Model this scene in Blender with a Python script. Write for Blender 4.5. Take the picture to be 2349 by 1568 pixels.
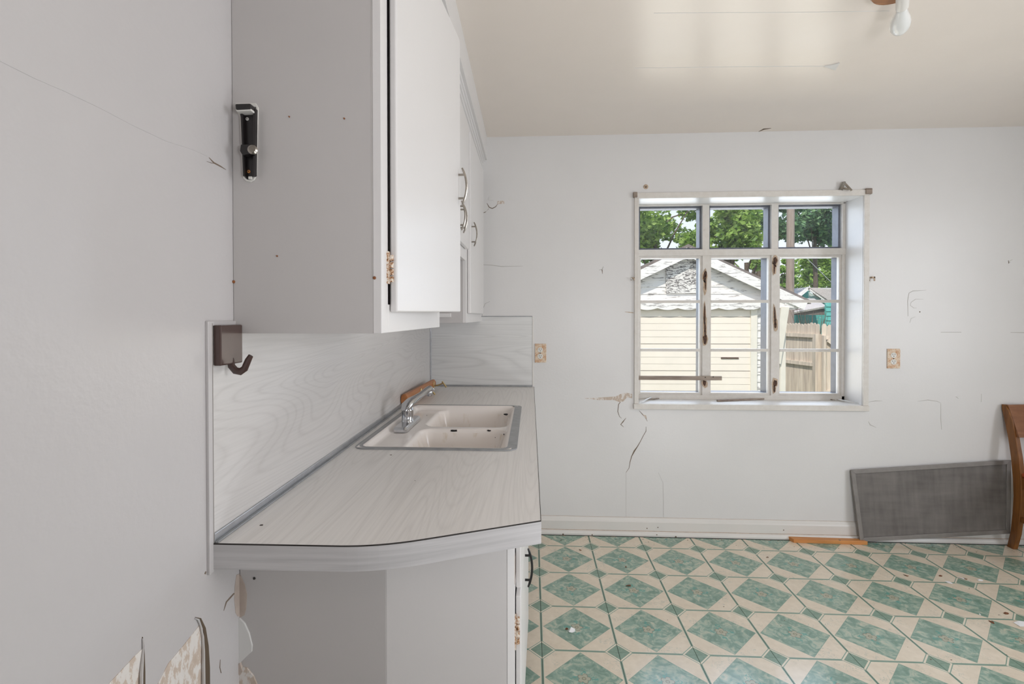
import bpy, bmesh, math, random
from mathutils import Vector, Matrix
random.seed(7)
for o in list(bpy.data.objects): bpy.data.objects.remove(o, do_unlink=True)
SC = bpy.context.scene
COL = SC.collection
R = math.radians

# ------------------------------------------------------------------ camera
CF, CX, CY = 1141.686, 1159.314, 738.568          # focal length and principal point for a 2349 x 1568 frame
YAW, PITCH, ROLL, CH = -0.052836, -0.0103847, -0.0011139, 1.33646
_cy, _sy = math.cos(YAW), math.sin(YAW)
FW, RT, UP = Vector((_sy, _cy, 0)), Vector((_cy, -_sy, 0)), Vector((0, 0, 1))
FW, UP = FW*math.cos(PITCH)+UP*math.sin(PITCH), UP*math.cos(PITCH)-FW*math.sin(PITCH)
RT, UP = RT*math.cos(ROLL)+UP*math.sin(ROLL), UP*math.cos(ROLL)-RT*math.sin(ROLL)
CAM = Vector((0, 0, CH))
cd = bpy.data.cameras.new('camera'); cam = bpy.data.objects.new('camera', cd); COL.objects.link(cam)
cd.sensor_width = 36; cd.lens = CF/2349*36
cd.shift_x = (1174.5-CX)/2349; cd.shift_y = (CY-784)/2349
cd.clip_start = 0.02; cd.clip_end = 300
m = Matrix((RT, UP, -FW)).transposed().to_4x4(); m.translation = CAM
cam.matrix_world = m
SC.camera = cam

# ------------------------------------------------------------------ world, sun, lights, exposure
SC.view_settings.view_transform = 'Standard'; SC.view_settings.look = 'None'
SC.view_settings.exposure = 0.0; SC.view_settings.gamma = 1.0; SC.view_settings.use_curve_mapping = False
w = bpy.data.worlds.new('sky'); SC.world = w; w.use_nodes = True
nt = w.node_tree; nt.nodes.clear()
_o = nt.nodes.new('ShaderNodeOutputWorld'); _b = nt.nodes.new('ShaderNodeBackground')
_t = nt.nodes.new('ShaderNodeTexCoord'); _s = nt.nodes.new('ShaderNodeSeparateXYZ'); _r = nt.nodes.new('ShaderNodeValToRGB')
nt.links.new(_t.outputs['Generated'], _s.inputs[0]); nt.links.new(_s.outputs['Z'], _r.inputs[0])
_r.color_ramp.elements[0].position = 0.0; _r.color_ramp.elements[0].color = (0.93, 0.97, 1.0, 1)
_r.color_ramp.elements[1].position = 0.7; _r.color_ramp.elements[1].color = (0.40, 0.62, 0.95, 1)
nt.links.new(_r.outputs[0], _b.inputs[0]); _b.inputs[1].default_value = 1.15
nt.links.new(_b.outputs[0], _o.inputs[0])

HCEIL = 2.448
def lamp(name, kind, loc, target, energy, color=(1, 1, 1), size=1, size_y=None, angle=None):
    l = bpy.data.lights.new(name, kind); l.energy = energy; l.color = color
    if kind == 'AREA':
        l.shape = 'RECTANGLE'; l.size = size; l.size_y = size_y or size
    if angle is not None: l.angle = angle
    ob = bpy.data.objects.new(name, l); COL.objects.link(ob); ob.location = loc
    ob.rotation_euler = (Vector(target)-Vector(loc)).to_track_quat('-Z', 'Y').to_euler()
    return ob
lamp('sun', 'SUN', (0, 0, 20), (4.0, 6.5, 20-8.5), 3.6, (1.0, 0.95, 0.86), angle=R(0.6))
lamp('side_window_daylight', 'AREA', (4.35, 0.75, 1.50), (0, 1.0, 1.30), 35.5, (0.975, 0.995, 1.035), 1.9, 1.7)
lamp('side_window_skylight', 'AREA', (4.35, 0.35, 1.70), (0.5, 1.0, 0.2), 34, (0.975, 0.995, 1.04), 1.9, 1.7)
lamp('kitchen_window_skylight', 'AREA', (1.7, 4.60, 2.20), (1.6, 0.5, 1.6), 56, (0.84, 0.97, 1.16), 3.2, 1.8)
lamp('kitchen_window_ground_light', 'AREA', (1.7, 4.60, 0.40), (1.6, 0.5, 0.9), 56, (1.06, 1.0, 0.90), 3.2, 1.8)
lamp('ceiling_bounce_fill', 'AREA', (0.85, -0.60, 1.25), (1.45, 1.0, HCEIL), 21, (0.98, 0.99, 1.03), 0.5, 0.5)  # unseen fill lamp aimed upward, added to brighten the ceiling
lamp('ceiling_bounce_fill_low', 'AREA', (1.5, 0.2, 0.12), (0.7, 1.9, HCEIL), 10.5, (0.98, 0.99, 1.03), 0.4, 0.4)  # second unseen fill lamp near the floor, added for more ceiling bounce

# ------------------------------------------------------------------ helpers
YW, HC, ZC = 3.08, 2.448, 0.9056           # back wall face, ceiling, counter top
XWA, XWB = -0.612+0.0112*0.915, -0.0112    # left wall: x = XWA + XWB*y
def XW(y): return XWA+XWB*y
def FX(y): return -0.303-0.0039*(y-0.993)  # face plane of the upper cabinets

def ray(px, py): return RT*((px-CX)/CF) - UP*((py-CY)/CF) + FW
def at(px, py, **k):                       # point of a world plane x=, y= or z= seen at a pixel of the photograph
    (a, v), = k.items(); i = 'xyz'.index(a); d = ray(px, py)
    return CAM + d*((v-CAM[i])/d[i])
def at_wall(px, py, off=0.0):              # same for the left wall
    d = ray(px, py); return CAM + d*((XWA+off)/(d.x-XWB*d.y))

class MB:
    def __init__(s): s.v, s.f = [], []
    def add(s, vs, fs):
        n = len(s.v); s.v += [Vector(p) for p in vs]; s.f += [tuple(i+n for i in f) for f in fs]; return s
    def box(s, x0, x1, y0, y1, z0, z1):
        return s.add([(x0,y0,z0),(x1,y0,z0),(x1,y1,z0),(x0,y1,z0),(x0,y0,z1),(x1,y0,z1),(x1,y1,z1),(x0,y1,z1)],
                     [(0,3,2,1),(4,5,6,7),(0,1,5,4),(1,2,6,5),(2,3,7,6),(3,0,4,7)])
    def extr(s, pts, vec):                 # closed outline of 3-D points pushed along a vector
        n = len(pts); vec = Vector(vec); pts = [Vector(p) for p in pts]
        return s.add(pts+[p+vec for p in pts], [tuple(range(n))[::-1], tuple(range(n, 2*n))]+[(i, (i+1) % n, n+(i+1) % n, n+i) for i in range(n)])
    def prism(s, pts, z0, z1): return s.extr([(p[0], p[1], z0) for p in pts], (0, 0, z1-z0))
    def tube(s, pts, r, n=8, flat=1.0, cap=True, upv=None):
        pts = [Vector(p) for p in pts]; k = len(pts)
        rr = r if isinstance(r, (list, tuple)) else [r]*k
        vs, fs = [], []
        ref = Vector(upv) if upv else None
        for i, p in enumerate(pts):
            t = (pts[min(i+1, k-1)]-pts[max(i-1, 0)]).normalized()
            u = ref if ref else (Vector((0, 0, 1)) if abs(t.z) < .9 else Vector((0, 1, 0)))
            a = t.cross(u).normalized(); b = a.cross(t).normalized()
            for j in range(n):
                q = 2*math.pi*(j+.5)/n
                vs.append(p+a*(rr[i]*math.cos(q))+b*(rr[i]*flat*math.sin(q)))
        for i in range(k-1):
            for j in range(n):
                fs.append((i*n+j, i*n+(j+1) % n, (i+1)*n+(j+1) % n, (i+1)*n+j))
        if cap: fs += [tuple(range(n))[::-1], tuple(range((k-1)*n, k*n))]
        return s.add(vs, fs)
    def lathe(s, prof, c, axis=(0, 0, 1), n=24):   # prof: (radius, along)
        ax = Vector(axis).normalized(); c = Vector(c)
        u = ax.orthogonal().normalized(); w_ = ax.cross(u)
        vs, fs = [], []
        for r, h in prof:
            for j in range(n):
                q = 2*math.pi*j/n; vs.append(c+ax*h+(u*math.cos(q)+w_*math.sin(q))*max(r, 1e-5))
        for i in range(len(prof)-1):
            for j in range(n): fs.append((i*n+j, i*n+(j+1) % n, (i+1)*n+(j+1) % n, (i+1)*n+j))
        fs += [tuple(range(n))[::-1], tuple(range((len(prof)-1)*n, len(prof)*n))]
        return s.add(vs, fs)
    def sheet(s, rows):
        k, n = len(rows), len(rows[0]); vs = [p for r in rows for p in r]
        return s.add(vs, [(i*n+j, i*n+j+1, (i+1)*n+j+1, (i+1)*n+j) for i in range(k-1) for j in range(n-1)])
    def beam(s, a, b, w_, h, upv=(0, 0, 1)):       # rectangular bar from a to b
        a, b = Vector(a), Vector(b); t = (b-a).normalized(); u = Vector(upv)
        sd = t.cross(u).normalized()*(w_/2); up = sd.cross(t).normalized()*(h/2)
        return s.extr([a-sd-up, a+sd-up, a+sd+up, a-sd+up], b-a)
    def build(s, name, mat, parent=None, smooth=False, bevel=0, seg=2, loc=None, recalc=True, angle=40):
        root = parent
        while root is not None and root.parent is not None: root = root.parent
        if root is not None: base = root.location.copy()
        elif loc is not None: base = Vector(loc)
        else:
            xs = [p.x for p in s.v]; ys = [p.y for p in s.v]; zs = [p.z for p in s.v]
            base = Vector(((min(xs)+max(xs))/2, (min(ys)+max(ys))/2, min(zs)))
        me = bpy.data.meshes.new(name); me.from_pydata([p-base for p in s.v], [], s.f)
        if recalc:
            bm = bmesh.new(); bm.from_mesh(me); bmesh.ops.recalc_face_normals(bm, faces=bm.faces); bm.to_mesh(me); bm.free()
        me.materials.append(mat)
        if smooth:
            me.polygons.foreach_set('use_smooth', [True]*len(me.polygons))
            if angle: me.set_sharp_from_angle(angle=R(angle))
        ob = bpy.data.objects.new(name, me); COL.objects.link(ob)
        if root is None: ob.location = base
        else: ob.parent = parent
        if bevel:
            b = ob.modifiers.new('bevel', 'BEVEL'); b.width = bevel; b.segments = seg; b.limit_method = 'ANGLE'; b.angle_limit = R(35)
        return ob
def tag(o, label, cat, group=None, kind=None):
    o['label'] = label; o['category'] = cat
    if group: o['group'] = group
    if kind: o['kind'] = kind
    return o
def thing(name, loc, label, cat, group=None):
    o = bpy.data.objects.new(name, None); o.empty_display_size = .05; COL.objects.link(o); o.location = loc
    return tag(o, label, cat, group)
def struct(o): o['kind'] = 'structure'; return o
def sroot(name, loc=(0, 0, 0)):
    o = bpy.data.objects.new(name, None); COL.objects.link(o); o.location = loc; o['kind'] = 'structure'; return o
def BOX(*a): return MB().box(*a)
def share(src, name, parent, loc, rot=(0, 0, 0)):   # another part with the same mesh
    c = src.copy(); c.name = name; COL.objects.link(c); c.parent = parent; c.location = loc; c.rotation_euler = rot; return c

# ------------------------------------------------------------------ materials
class NT:
    def __init__(s, name):
        s.m = bpy.data.materials.new(name); s.m.use_nodes = True; s.t = s.m.node_tree; s.t.nodes.clear()
        s.out = s.t.nodes.new('ShaderNodeOutputMaterial'); s.p = s.t.nodes.new('ShaderNodeBsdfPrincipled')
        s.t.links.new(s.p.outputs[0], s.out.inputs[0])
    def n(s, t, **k):
        q = s.t.nodes.new('ShaderNode'+t)
        for a, b in k.items(): setattr(q, a, b)
        return q
    def put(s, val, sock):
        if hasattr(val, 'is_output'): s.t.links.new(val, sock)
        elif isinstance(val, (tuple, list)) and len(val) == 3 and sock.type == 'RGBA': sock.default_value = (*val, 1)
        else: sock.default_value = val
    def ma(s, op, a, b=0.0, c=0.0):
        q = s.n('Math', operation=op); s.put(a, q.inputs[0]); s.put(b, q.inputs[1]); s.put(c, q.inputs[2]); return q.outputs[0]
    def obj(s, scale=(1, 1, 1), loc=(0, 0, 0), src='Object', rot=(0, 0, 0)):
        c = s.n('TexCoord'); mp = s.n('Mapping'); mp.inputs['Scale'].default_value = scale; mp.inputs['Location'].default_value = loc
        mp.inputs['Rotation'].default_value = rot
        s.t.links.new(c.outputs[src], mp.inputs[0]); return mp.outputs[0]
    def noise(s, vec, scale=5, detail=3, rough=.5, dist=0):
        q = s.n('TexNoise'); s.put(vec, q.inputs['Vector']); q.inputs['Scale'].default_value = scale; q.inputs['Detail'].default_value = detail
        q.inputs['Roughness'].default_value = rough; q.inputs['Distortion'].default_value = dist; return q.outputs['Fac']
    def ramp(s, fac, stops, interp='LINEAR'):
        q = s.n('ValToRGB'); s.put(fac, q.inputs[0]); e = q.color_ramp.elements; q.color_ramp.interpolation = interp
        while len(e) > 1: e.remove(e[-1])
        e[0].position, e[0].color = stops[0][0], (*stops[0][1], 1)
        for p, c in stops[1:]:
            k = e.new(p); k.color = (*c, 1)
        return q.outputs[0]
    def mix(s, f, a, b):
        q = s.n('Mix', data_type='RGBA'); s.put(f, q.inputs[0]); s.put(a, q.inputs[6]); s.put(b, q.inputs[7]); return q.outputs[2]
    def bump(s, h, strength=.2, dist=.001):
        q = s.n('Bump'); q.inputs['Strength'].default_value = strength; q.inputs['Distance'].default_value = dist
        s.put(h, q.inputs['Height']); s.t.links.new(q.outputs[0], s.p.inputs['Normal'])
    def fin(s, col=None, rough=.5, metal=0., spec=None):
        if col is not None: s.put(col, s.p.inputs['Base Color'])
        s.put(rough, s.p.inputs['Roughness']); s.put(metal, s.p.inputs['Metallic'])
        if spec is not None: s.p.inputs['Specular IOR Level'].default_value = spec
        return s.m
def plain(name, col, rough=.5, metal=0., var=.12, scale=8, spec=None, bump=0, bscale=80):
    t = NT(name); v = t.obj()
    c2 = tuple(x*(1-var) for x in col)
    c = t.ramp(t.noise(v, scale, 4), [(.3, c2), (.7, col)])
    if bump: t.bump(t.noise(v, bscale, 3), bump)
    return t.fin(c, rough, metal, spec)
def painted(name, col, rough=.38, bump=.12, bscale=120, dirt=.05, spec=.5):
    t = NT(name); v = t.obj()
    c = t.ramp(t.noise(v, 2.2, 5, .6), [(.25, tuple(x*(1-dirt) for x in col)), (.75, col)])
    t.bump(t.noise(v, bscale, 2), bump, .002)
    return t.fin(c, rough, 0, spec)
M = {}
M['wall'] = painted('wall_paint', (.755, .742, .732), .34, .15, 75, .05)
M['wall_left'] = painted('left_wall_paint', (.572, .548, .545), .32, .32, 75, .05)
M['ceiling'] = painted('ceiling_paint', (.845, .765, .69), .27, .05, 60, .05, .8)
M['trim'] = painted('trim_paint', (.76, .735, .70), .35, .06, 120, .08)
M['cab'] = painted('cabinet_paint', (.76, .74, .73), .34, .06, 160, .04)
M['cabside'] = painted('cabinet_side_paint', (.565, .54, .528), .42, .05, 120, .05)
M['door'] = painted('cabinet_door_paint', (.755, .735, .725), .32, .05, 160, .03)
M['leftflake'] = painted('left_wall_paint_flake', (.63, .61, .60), .45, .1, 90, .06)
M['flake'] = painted('flaking_paint', (.76, .75, .73), .5, .1, 90, .06)
M['dark'] = plain('dark_gap', (.035, .03, .027), .8)
M['crack'] = plain('crack_brown', (.20, .15, .11), .8)
M['hair'] = plain('hairline_crack', (.61, .59, .575), .5)
M['umber'] = plain('curl_shade_umber', (.12, .085, .055), .8)  # dark brown for the shade painted inside the paint rolls
M['umberline'] = plain('grimy_groove', (.36, .33, .31), .7)
M['rustspot'] = plain('rust_spot', (.30, .11, .035), .8, var=.5, scale=200)
M['faint'] = plain('faint_crack', (.50, .48, .45), .6)
M['bare'] = None
def bare():
    t = NT('bare_plaster'); v = t.obj((1, 1, .45))
    f = t.noise(v, 60, 5, .65)
    return t.fin(t.ramp(f, [(.38, (.55, .45, .37)), (.5, (.60, .50, .42)), (.54, (.74, .70, .66)), (.8, (.78, .74, .70))]), .8)
M['bare'] = bare()
M['paper'] = plain('torn_paper', (.56, .47, .41), .8, var=.25, scale=30)
M['rust'] = plain('rust', (.33, .13, .05), .8, var=.6, scale=120)
M['aluminium'] = plain('aluminium_strip', (.55, .56, .58), .35, .85, .15, 40)
M['grey_metal'] = plain('dull_grey_strip', (.40, .41, .42), .45, .5, .2, 30)
M['chrome'] = plain('chrome', (.62, .63, .65), .13, 1., .05)
M['nickel'] = plain('worn_nickel', (.50, .46, .41), .28, 1., .4, 60)
M['brass'] = plain('brass', (.58, .46, .24), .3, 1., .2, 60)
M['black'] = plain('black_enamel', (.018, .015, .015), .3, 0, .3, 40)
M['blackpull'] = plain('black_pull', (.03, .03, .03), .3, .4)
M['brown'] = plain('brown_plastic', (.085, .052, .045), .22, 0, .15, 20)
M['whiteplastic'] = plain('white_plastic', (.80, .78, .73), .35)
M['porcelain'] = plain('porcelain_socket', (.82, .79, .74), .25)
M['screen'] = None
def enamel():
    t = NT('cream_enamel'); v = t.obj()
    s = t.ramp(t.noise(t.obj((6, 6, 1.5)), 2.2, 5, .65), [(.56, (.92, .86, .81)), (.70, (.66, .54, .38))])
    sep = t.n('SeparateXYZ'); t.put(v, sep.inputs[0])
    low = t.ma('MULTIPLY', t.ma('LESS_THAN', sep.outputs[2], -.03), .8)
    return t.fin(t.mix(low, (.92, .865, .825), s), .16)
M['enamel'] = enamel()
def laminate(name, along, across, base=(.655, .637, .627), dark=(.575, .555, .545), warm=(.65, .625, .60), rot=(0, 0, 0), k=44, al=.5):
    t = NT(name)
    sc = [1, 1, 1]; sc[along] = al; sc[across] = 3.8
    n1 = t.noise(t.obj(tuple(sc)), 1.25, 1.2, .45, .5)
    fr = t.ma('FRACT', t.ma('MULTIPLY', n1, k))
    line = t.ma('ABSOLUTE', t.ma('SUBTRACT', fr, .5))
    sf = [1, 1, 1]; sf[along] = 3; sf[across] = 160
    fine = t.noise(t.obj(tuple(sf)), 1, 4, .6)
    c = t.ramp(line, [(.0, dark), (.09, tuple((a+b)/2 for a, b in zip(base, dark))), (.24, base)])
    c2 = t.mix(t.ma('MULTIPLY', t.noise(t.obj(tuple(sc)), 2.5, 2), .7), c, warm)
    f2 = t.ramp(fine, [(.38, (.86, .86, .86)), (.58, (1, 1, 1))])
    q = t.n('Mix', data_type='RGBA', blend_type='MULTIPLY'); q.inputs[0].default_value = .42
    t.put(c2, q.inputs[6]); t.put(f2, q.inputs[7])
    return t.fin(q.outputs[2], .33)
M['lam_wall'] = laminate('laminate_backsplash', 1, 2, rot=(0, 0, 0))
M['lam_back'] = laminate('laminate_back_panel', 0, 2, (.77, .77, .76), (.66, .66, .65), (.75, .745, .735), k=34, al=.22)
M['lam_top'] = laminate('laminate_counter', 1, 0, (.85, .83, .805), (.76, .74, .715), (.82, .79, .76), k=30, al=.38)
def lam_edge():
    t = NT('laminate_edge'); f = t.noise(t.obj((4, 4, 130)), 1, 4, .6)
    return t.fin(t.ramp(f, [(.3, (.46, .45, .45)), (.6, (.57, .555, .555))]), .35)
M['lam_edge'] = lam_edge()
def woodmat(name, c1, c2, along=0, rough=.4, sc=9, spec=None):
    t = NT(name); s = [sc*6]*3; s[along] = sc*.5
    f = t.noise(t.obj(tuple(s)), 1, 5, .6, .6)
    return t.fin(t.ramp(f, [(.3, c1), (.7, c2)]), rough, 0, spec)
M['plank'] = woodmat('orange_pine', (.52, .20, .055), (.66, .30, .095), 0, .45)
M['railwood'] = woodmat('rail_wood', (.36, .135, .045), (.50, .20, .07), 1, .4)
M['chairwood'] = woodmat('chair_wood', (.14, .05, .009), (.26, .10, .02), 2, .35)
M['chairtop'] = woodmat('chair_top_wood', (.20, .085, .038), (.30, .13, .06), 0, .4)
M['seat'] = plain('red_seat', (.42, .09, .03), .5, var=.4, scale=60)
M['canopywood'] = woodmat('canopy_wood', (.22, .075, .012), (.36, .14, .03), 0, .35)
M['strip'] = woodmat('weathered_strip', (.20, .15, .12), (.42, .35, .29), 0, .7)
def tilemat():
    t = NT('vinyl_tile'); T_ = .3048
    c = t.n('TexCoord'); oi = t.n('ObjectInfo'); sp = t.n('SeparateXYZ'); t.put(c.outputs['Object'], sp.inputs[0])
    u = t.ma('DIVIDE', sp.outputs[0], T_); v = t.ma('DIVIDE', sp.outputs[1], T_)
    du = t.ma('SUBTRACT', u, .5); dv = t.ma('SUBTRACT', v, .5)
    a = t.ma('ABSOLUTE', du); b = t.ma('ABSOLUTE', dv); s = t.ma('ADD', a, b); mx = t.ma('MAXIMUM', a, b)
    off = t.n('CombineXYZ'); t.put(t.ma('MULTIPLY', oi.outputs['Random'], 37.), off.inputs[0]); t.put(t.ma('MULTIPLY', oi.outputs['Random'], 91.), off.inputs[1])
    va = t.n('VectorMath', operation='ADD'); t.put(c.outputs['Object'], va.inputs[0]); t.put(off.outputs[0], va.inputs[1]); vec = va.outputs[0]
    n1 = t.noise(vec, 26, 6, .62, 1.1)
    marble = t.ramp(n1, [(.34, (.175, .30, .24)), (.47, (.245, .38, .31)), (.58, (.40, .50, .41)), (.70, (.60, .60, .48))])
    dgreen = t.ramp(t.noise(vec, 60, 4, .6), [(.3, (.185, .295, .225)), (.7, (.26, .38, .30))])
    lgreen = (.235, .355, .285)
    bn = t.noise(vec, 14, 5, .6, 2.2)
    vein = t.ma('LESS_THAN', t.ma('ABSOLUTE', t.ma('SUBTRACT', bn, .5)), .006)
    gate = t.ma('GREATER_THAN', t.noise(vec, 9, 2), .54)
    beige = t.ramp(t.noise(vec, 40, 4), [(.3, (.76, .665, .535)), (.7, (.83, .735, .60))])
    beige = t.mix(t.ma('MULTIPLY', t.ma('MULTIPLY', vein, gate), .75), beige, (.33, .42, .37))
    col = beige
    gt = lambda x, k: t.ma('GREATER_THAN', x, k)
    lt = lambda x, k: t.ma('LESS_THAN', x, k)
    col = t.mix(lt(s, .472), col, lgreen)                        # outline of the big diamond
    col = t.mix(lt(s, .464), col, marble)
    col = t.mix(gt(mx, .4835), col, lgreen)                       # border line along the edges
    col = t.mix(gt(s, 1-.190), col, lgreen)                      # outline, pale line and solid corner of the small diamond
    col = t.mix(gt(s, 1-.176), col, (.80, .735, .60))
    col = t.mix(gt(s, 1-.150), col, dgreen)
    # flower in the middle
    rr = t.ma('SQRT', t.ma('ADD', t.ma('MULTIPLY', du, du), t.ma('MULTIPLY', dv, dv)))
    an = t.ma('ARCTAN2', dv, du)
    leafr = t.ma('MULTIPLY_ADD', t.ma('POWER', t.ma('ABSOLUTE', t.ma('COSINE', t.ma('MULTIPLY', an, 2.))), 5.), 0.105, .075)
    leafr = t.ma('ADD', leafr, t.ma('MULTIPLY', t.ma('SUBTRACT', t.noise(vec, 55, 2), .5), .07))
    lf = t.ma('MULTIPLY', lt(rr, leafr), gt(t.noise(vec, 75, 2), .50))
    col = t.mix(t.ma('MULTIPLY', lf, .75), col, (.09, .34, .29))
    pet = t.ma('MULTIPLY_ADD', t.ma('ABSOLUTE', t.ma('COSINE', t.ma('MULTIPLY', an, 2.5))), .030, .056)
    col = t.mix(lt(rr, pet), col, (.24, .20, .15))
    col = t.mix(lt(rr, t.ma('SUBTRACT', pet, .008)), col, (.44, .45, .35))
    col = t.mix(lt(rr, .026), col, (.22, .20, .14)); col = t.mix(lt(rr, .018), col, (.40, .42, .31))
    dirt = t.ramp(t.noise(c.outputs['Object'], 6, 4, .6), [(.3, (.90, .89, .86)), (.65, (1, 1, 1))])
    q = t.n('Mix', data_type='RGBA', blend_type='MULTIPLY'); q.inputs[0].default_value = 1; t.put(col, q.inputs[6]); t.put(dirt, q.inputs[7])
    t.bump(t.noise(vec, 30, 3), .06, .002)
    return t.fin(q.outputs[2], .20, 0, .75)
M['tile'] = tilemat()
M['subfloor'] = plain('dark_joint', (.05, .06, .05), .8)
def screenmat():
    t = NT('insect_mesh'); v = t.obj((1, 1, 1))
    sp = t.n('SeparateXYZ'); t.put(v, sp.inputs[0])
    f = t.noise(t.obj((4, 4, 30)), 1, 4); g = t.noise(t.obj((40, 40, 3)), 1, 4); h = t.noise(v, 4, 4, .6)
    c = t.ramp(t.ma('ADD', t.ma('MULTIPLY', t.ma('ADD', f, g), .28), t.ma('MULTIPLY', h, .45)), [(.36, (.13, .118, .11)), (.62, (.235, .215, .20))])
    t.fin(c, .6)
    tr = t.n('BsdfTransparent'); mx = t.n('MixShader'); mx.inputs[0].default_value = .86
    t.t.links.new(tr.outputs[0], mx.inputs[1]); t.t.links.new(t.p.outputs[0], mx.inputs[2]); t.t.links.new(mx.outputs[0], t.out.inputs[0])
    return t.m
M['screen'] = screenmat()
M['screenframe'] = plain('screen_frame', (.27, .25, .235), .45, .3, .15, 25)
def glassmat(name, haze=.02):
    t = NT(name)
    tr = t.n('BsdfTransparent'); gl = t.n('BsdfGlossy'); gl.inputs['Roughness'].default_value = .03; gl.inputs['Color'].default_value = (.9, .95, 1, 1)
    fr = t.n('Fresnel'); fr.inputs[0].default_value = 1.25
    a = t.n('MixShader'); t.t.links.new(fr.outputs[0], a.inputs[0]); t.t.links.new(tr.outputs[0], a.inputs[1]); t.t.links.new(gl.outputs[0], a.inputs[2])
    d = t.n('BsdfDiffuse'); d.inputs[0].default_value = (.75, .78, .8, 1)
    b = t.n('MixShader'); t.put(t.ma('MULTIPLY', t.noise(t.obj((7, 1, 2)), 3, 5, .65), haze*2), b.inputs[0])
    t.t.links.new(a.outputs[0], b.inputs[1]); t.t.links.new(d.outputs[0], b.inputs[2]); t.t.links.new(b.outputs[0], t.out.inputs[0])
    return t.m
M['glass'] = glassmat('window_glass')
def bulbmat():
    t = NT('frosted_bulb'); t.fin((.82, .82, .80), .12)
    t.p.inputs['Subsurface Weight'].default_value = .3; t.p.inputs['Subsurface Radius'].default_value = (.02, .02, .02)
    return t.m
M['bulb'] = bulbmat()
def winpaint():
    t = NT('chipped_window_paint'); v = t.obj()
    f = t.noise(v, 28, 6, .7)
    c = t.ramp(f, [(.24, (.26, .19, .14)), (.30, (.66, .62, .57)), (.7, (.74, .71, .67))])
    return t.fin(c, .4)
M['winpaint'] = winpaint()
M['storm'] = plain('grey_storm_frame', (.11, .115, .14), .5, .2, .3, 30)
def rustfade():
    t = NT('rust_stain'); f = t.noise(t.obj(), 90, 5, .7)
    return t.fin(t.ramp(f, [(.42, (.03, .02, .015)), (.60, (.13, .05, .02)), (.75, (.35, .18, .09))]), .7)
M['rust'] = rustfade()
M['ruststain'] = plain('light_rust_stain', (.62, .47, .34), .6, var=.4, scale=50)
def rustypaint():
    t = NT('rusty_painted_metal'); f = t.noise(t.obj(), 160, 5, .7)
    return t.fin(t.ramp(f, [(.36, (.10, .045, .02)), (.46, (.46, .22, .08)), (.53, (.74, .68, .60))]), .5)
M['hinge'] = rustypaint()
def rustplate():
    t = NT('rusty_cover_plate'); f = t.noise(t.obj(), 330, 3, .6); g = t.noise(t.obj(), 45, 3)
    c = t.ramp(t.ma('ADD', t.ma('MULTIPLY', f, .7), t.ma('MULTIPLY', g, .3)), [(.40, (.45, .16, .04)), (.47, (.60, .34, .17)), (.52, (.78, .68, .55)), (.7, (.80, .72, .60))])
    return t.fin(c, .6)
M['rustplate'] = rustplate()
def siding(name, c1, c2, lo=.44, hi=.52, sc=14):
    t = NT(name); f = t.noise(t.obj((1.2, 3, 9)), sc*.25, 7, .72)
    return t.fin(t.ramp(f, [(lo, c1), (hi, c2)]), .7)
M['gar_white'] = siding('peeling_white_paint', (.34, .31, .29), (.78, .74, .70), .40, .45)
def peel():
    t = NT('badly_peeling_paint'); f = t.noise(t.obj((2.2, 3, 8), rot=(0, R(38), 0)), 4.5, 7, .7, 1.6)
    return t.fin(t.ramp(f, [(.46, (.10, .085, .08)), (.52, (.76, .72, .68))]), .7)
M['gar_peel'] = peel()
M['gar_cream'] = plain('cream_door_paint', (.84, .745, .635), .5, var=.06, scale=3)
M['gar_trim'] = plain('cream_trim_paint', (.76, .70, .60), .5, var=.08)
M['fence'] = woodmat('weathered_fence', (.46, .365, .29), (.76, .64, .51), 2, .8, 2.2)
M['teal'] = siding('teal_siding', (.50, .58, .54), (.09, .40, .35), .36, .42)
M['tealpale'] = siding('pale_teal_gable', (.22, .48, .42), (.62, .66, .62), .42, .52)
M['shingle'] = plain('shingle', (.66, .585, .55), .9, var=.35, scale=30)
M['darkroof'] = plain('dark_roof', (.22, .18, .16), .9, var=.4, scale=12)
M['pole'] = woodmat('utility_pole', (.24, .18, .15), (.40, .32, .27), 2, .9, 3)
M['bark'] = plain('bark', (.16, .115, .085), .9, var=.5, scale=12)
M['lawn'] = plain('lawn', (.16, .20, .07), .9, var=.5, scale=3)
def leafmat(name, cols):
    t = NT(name); g = t.n('NewGeometry')
    c = t.ramp(g.outputs['Random Per Island'], [(i/(len(cols)-1), q) for i, q in enumerate(cols)])
    t.fin(c, .5)
    tl = t.n('BsdfTranslucent'); t.put(c, tl.inputs[0]); mx = t.n('MixShader'); mx.inputs[0].default_value = .35
    t.t.links.new(t.p.outputs[0], mx.inputs[1]); t.t.links.new(tl.outputs[0], mx.inputs[2]); t.t.links.new(mx.outputs[0], t.out.inputs[0])
    return t.m
M['leaf_a'] = leafmat('leaf_bright', [(.09, .17, .03), (.22, .36, .06), (.38, .54, .11), (.52, .66, .20)])
M['leaf_b'] = leafmat('leaf_dark', [(.045, .105, .055), (.09, .19, .09), (.16, .29, .13), (.27, .42, .18)])

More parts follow.
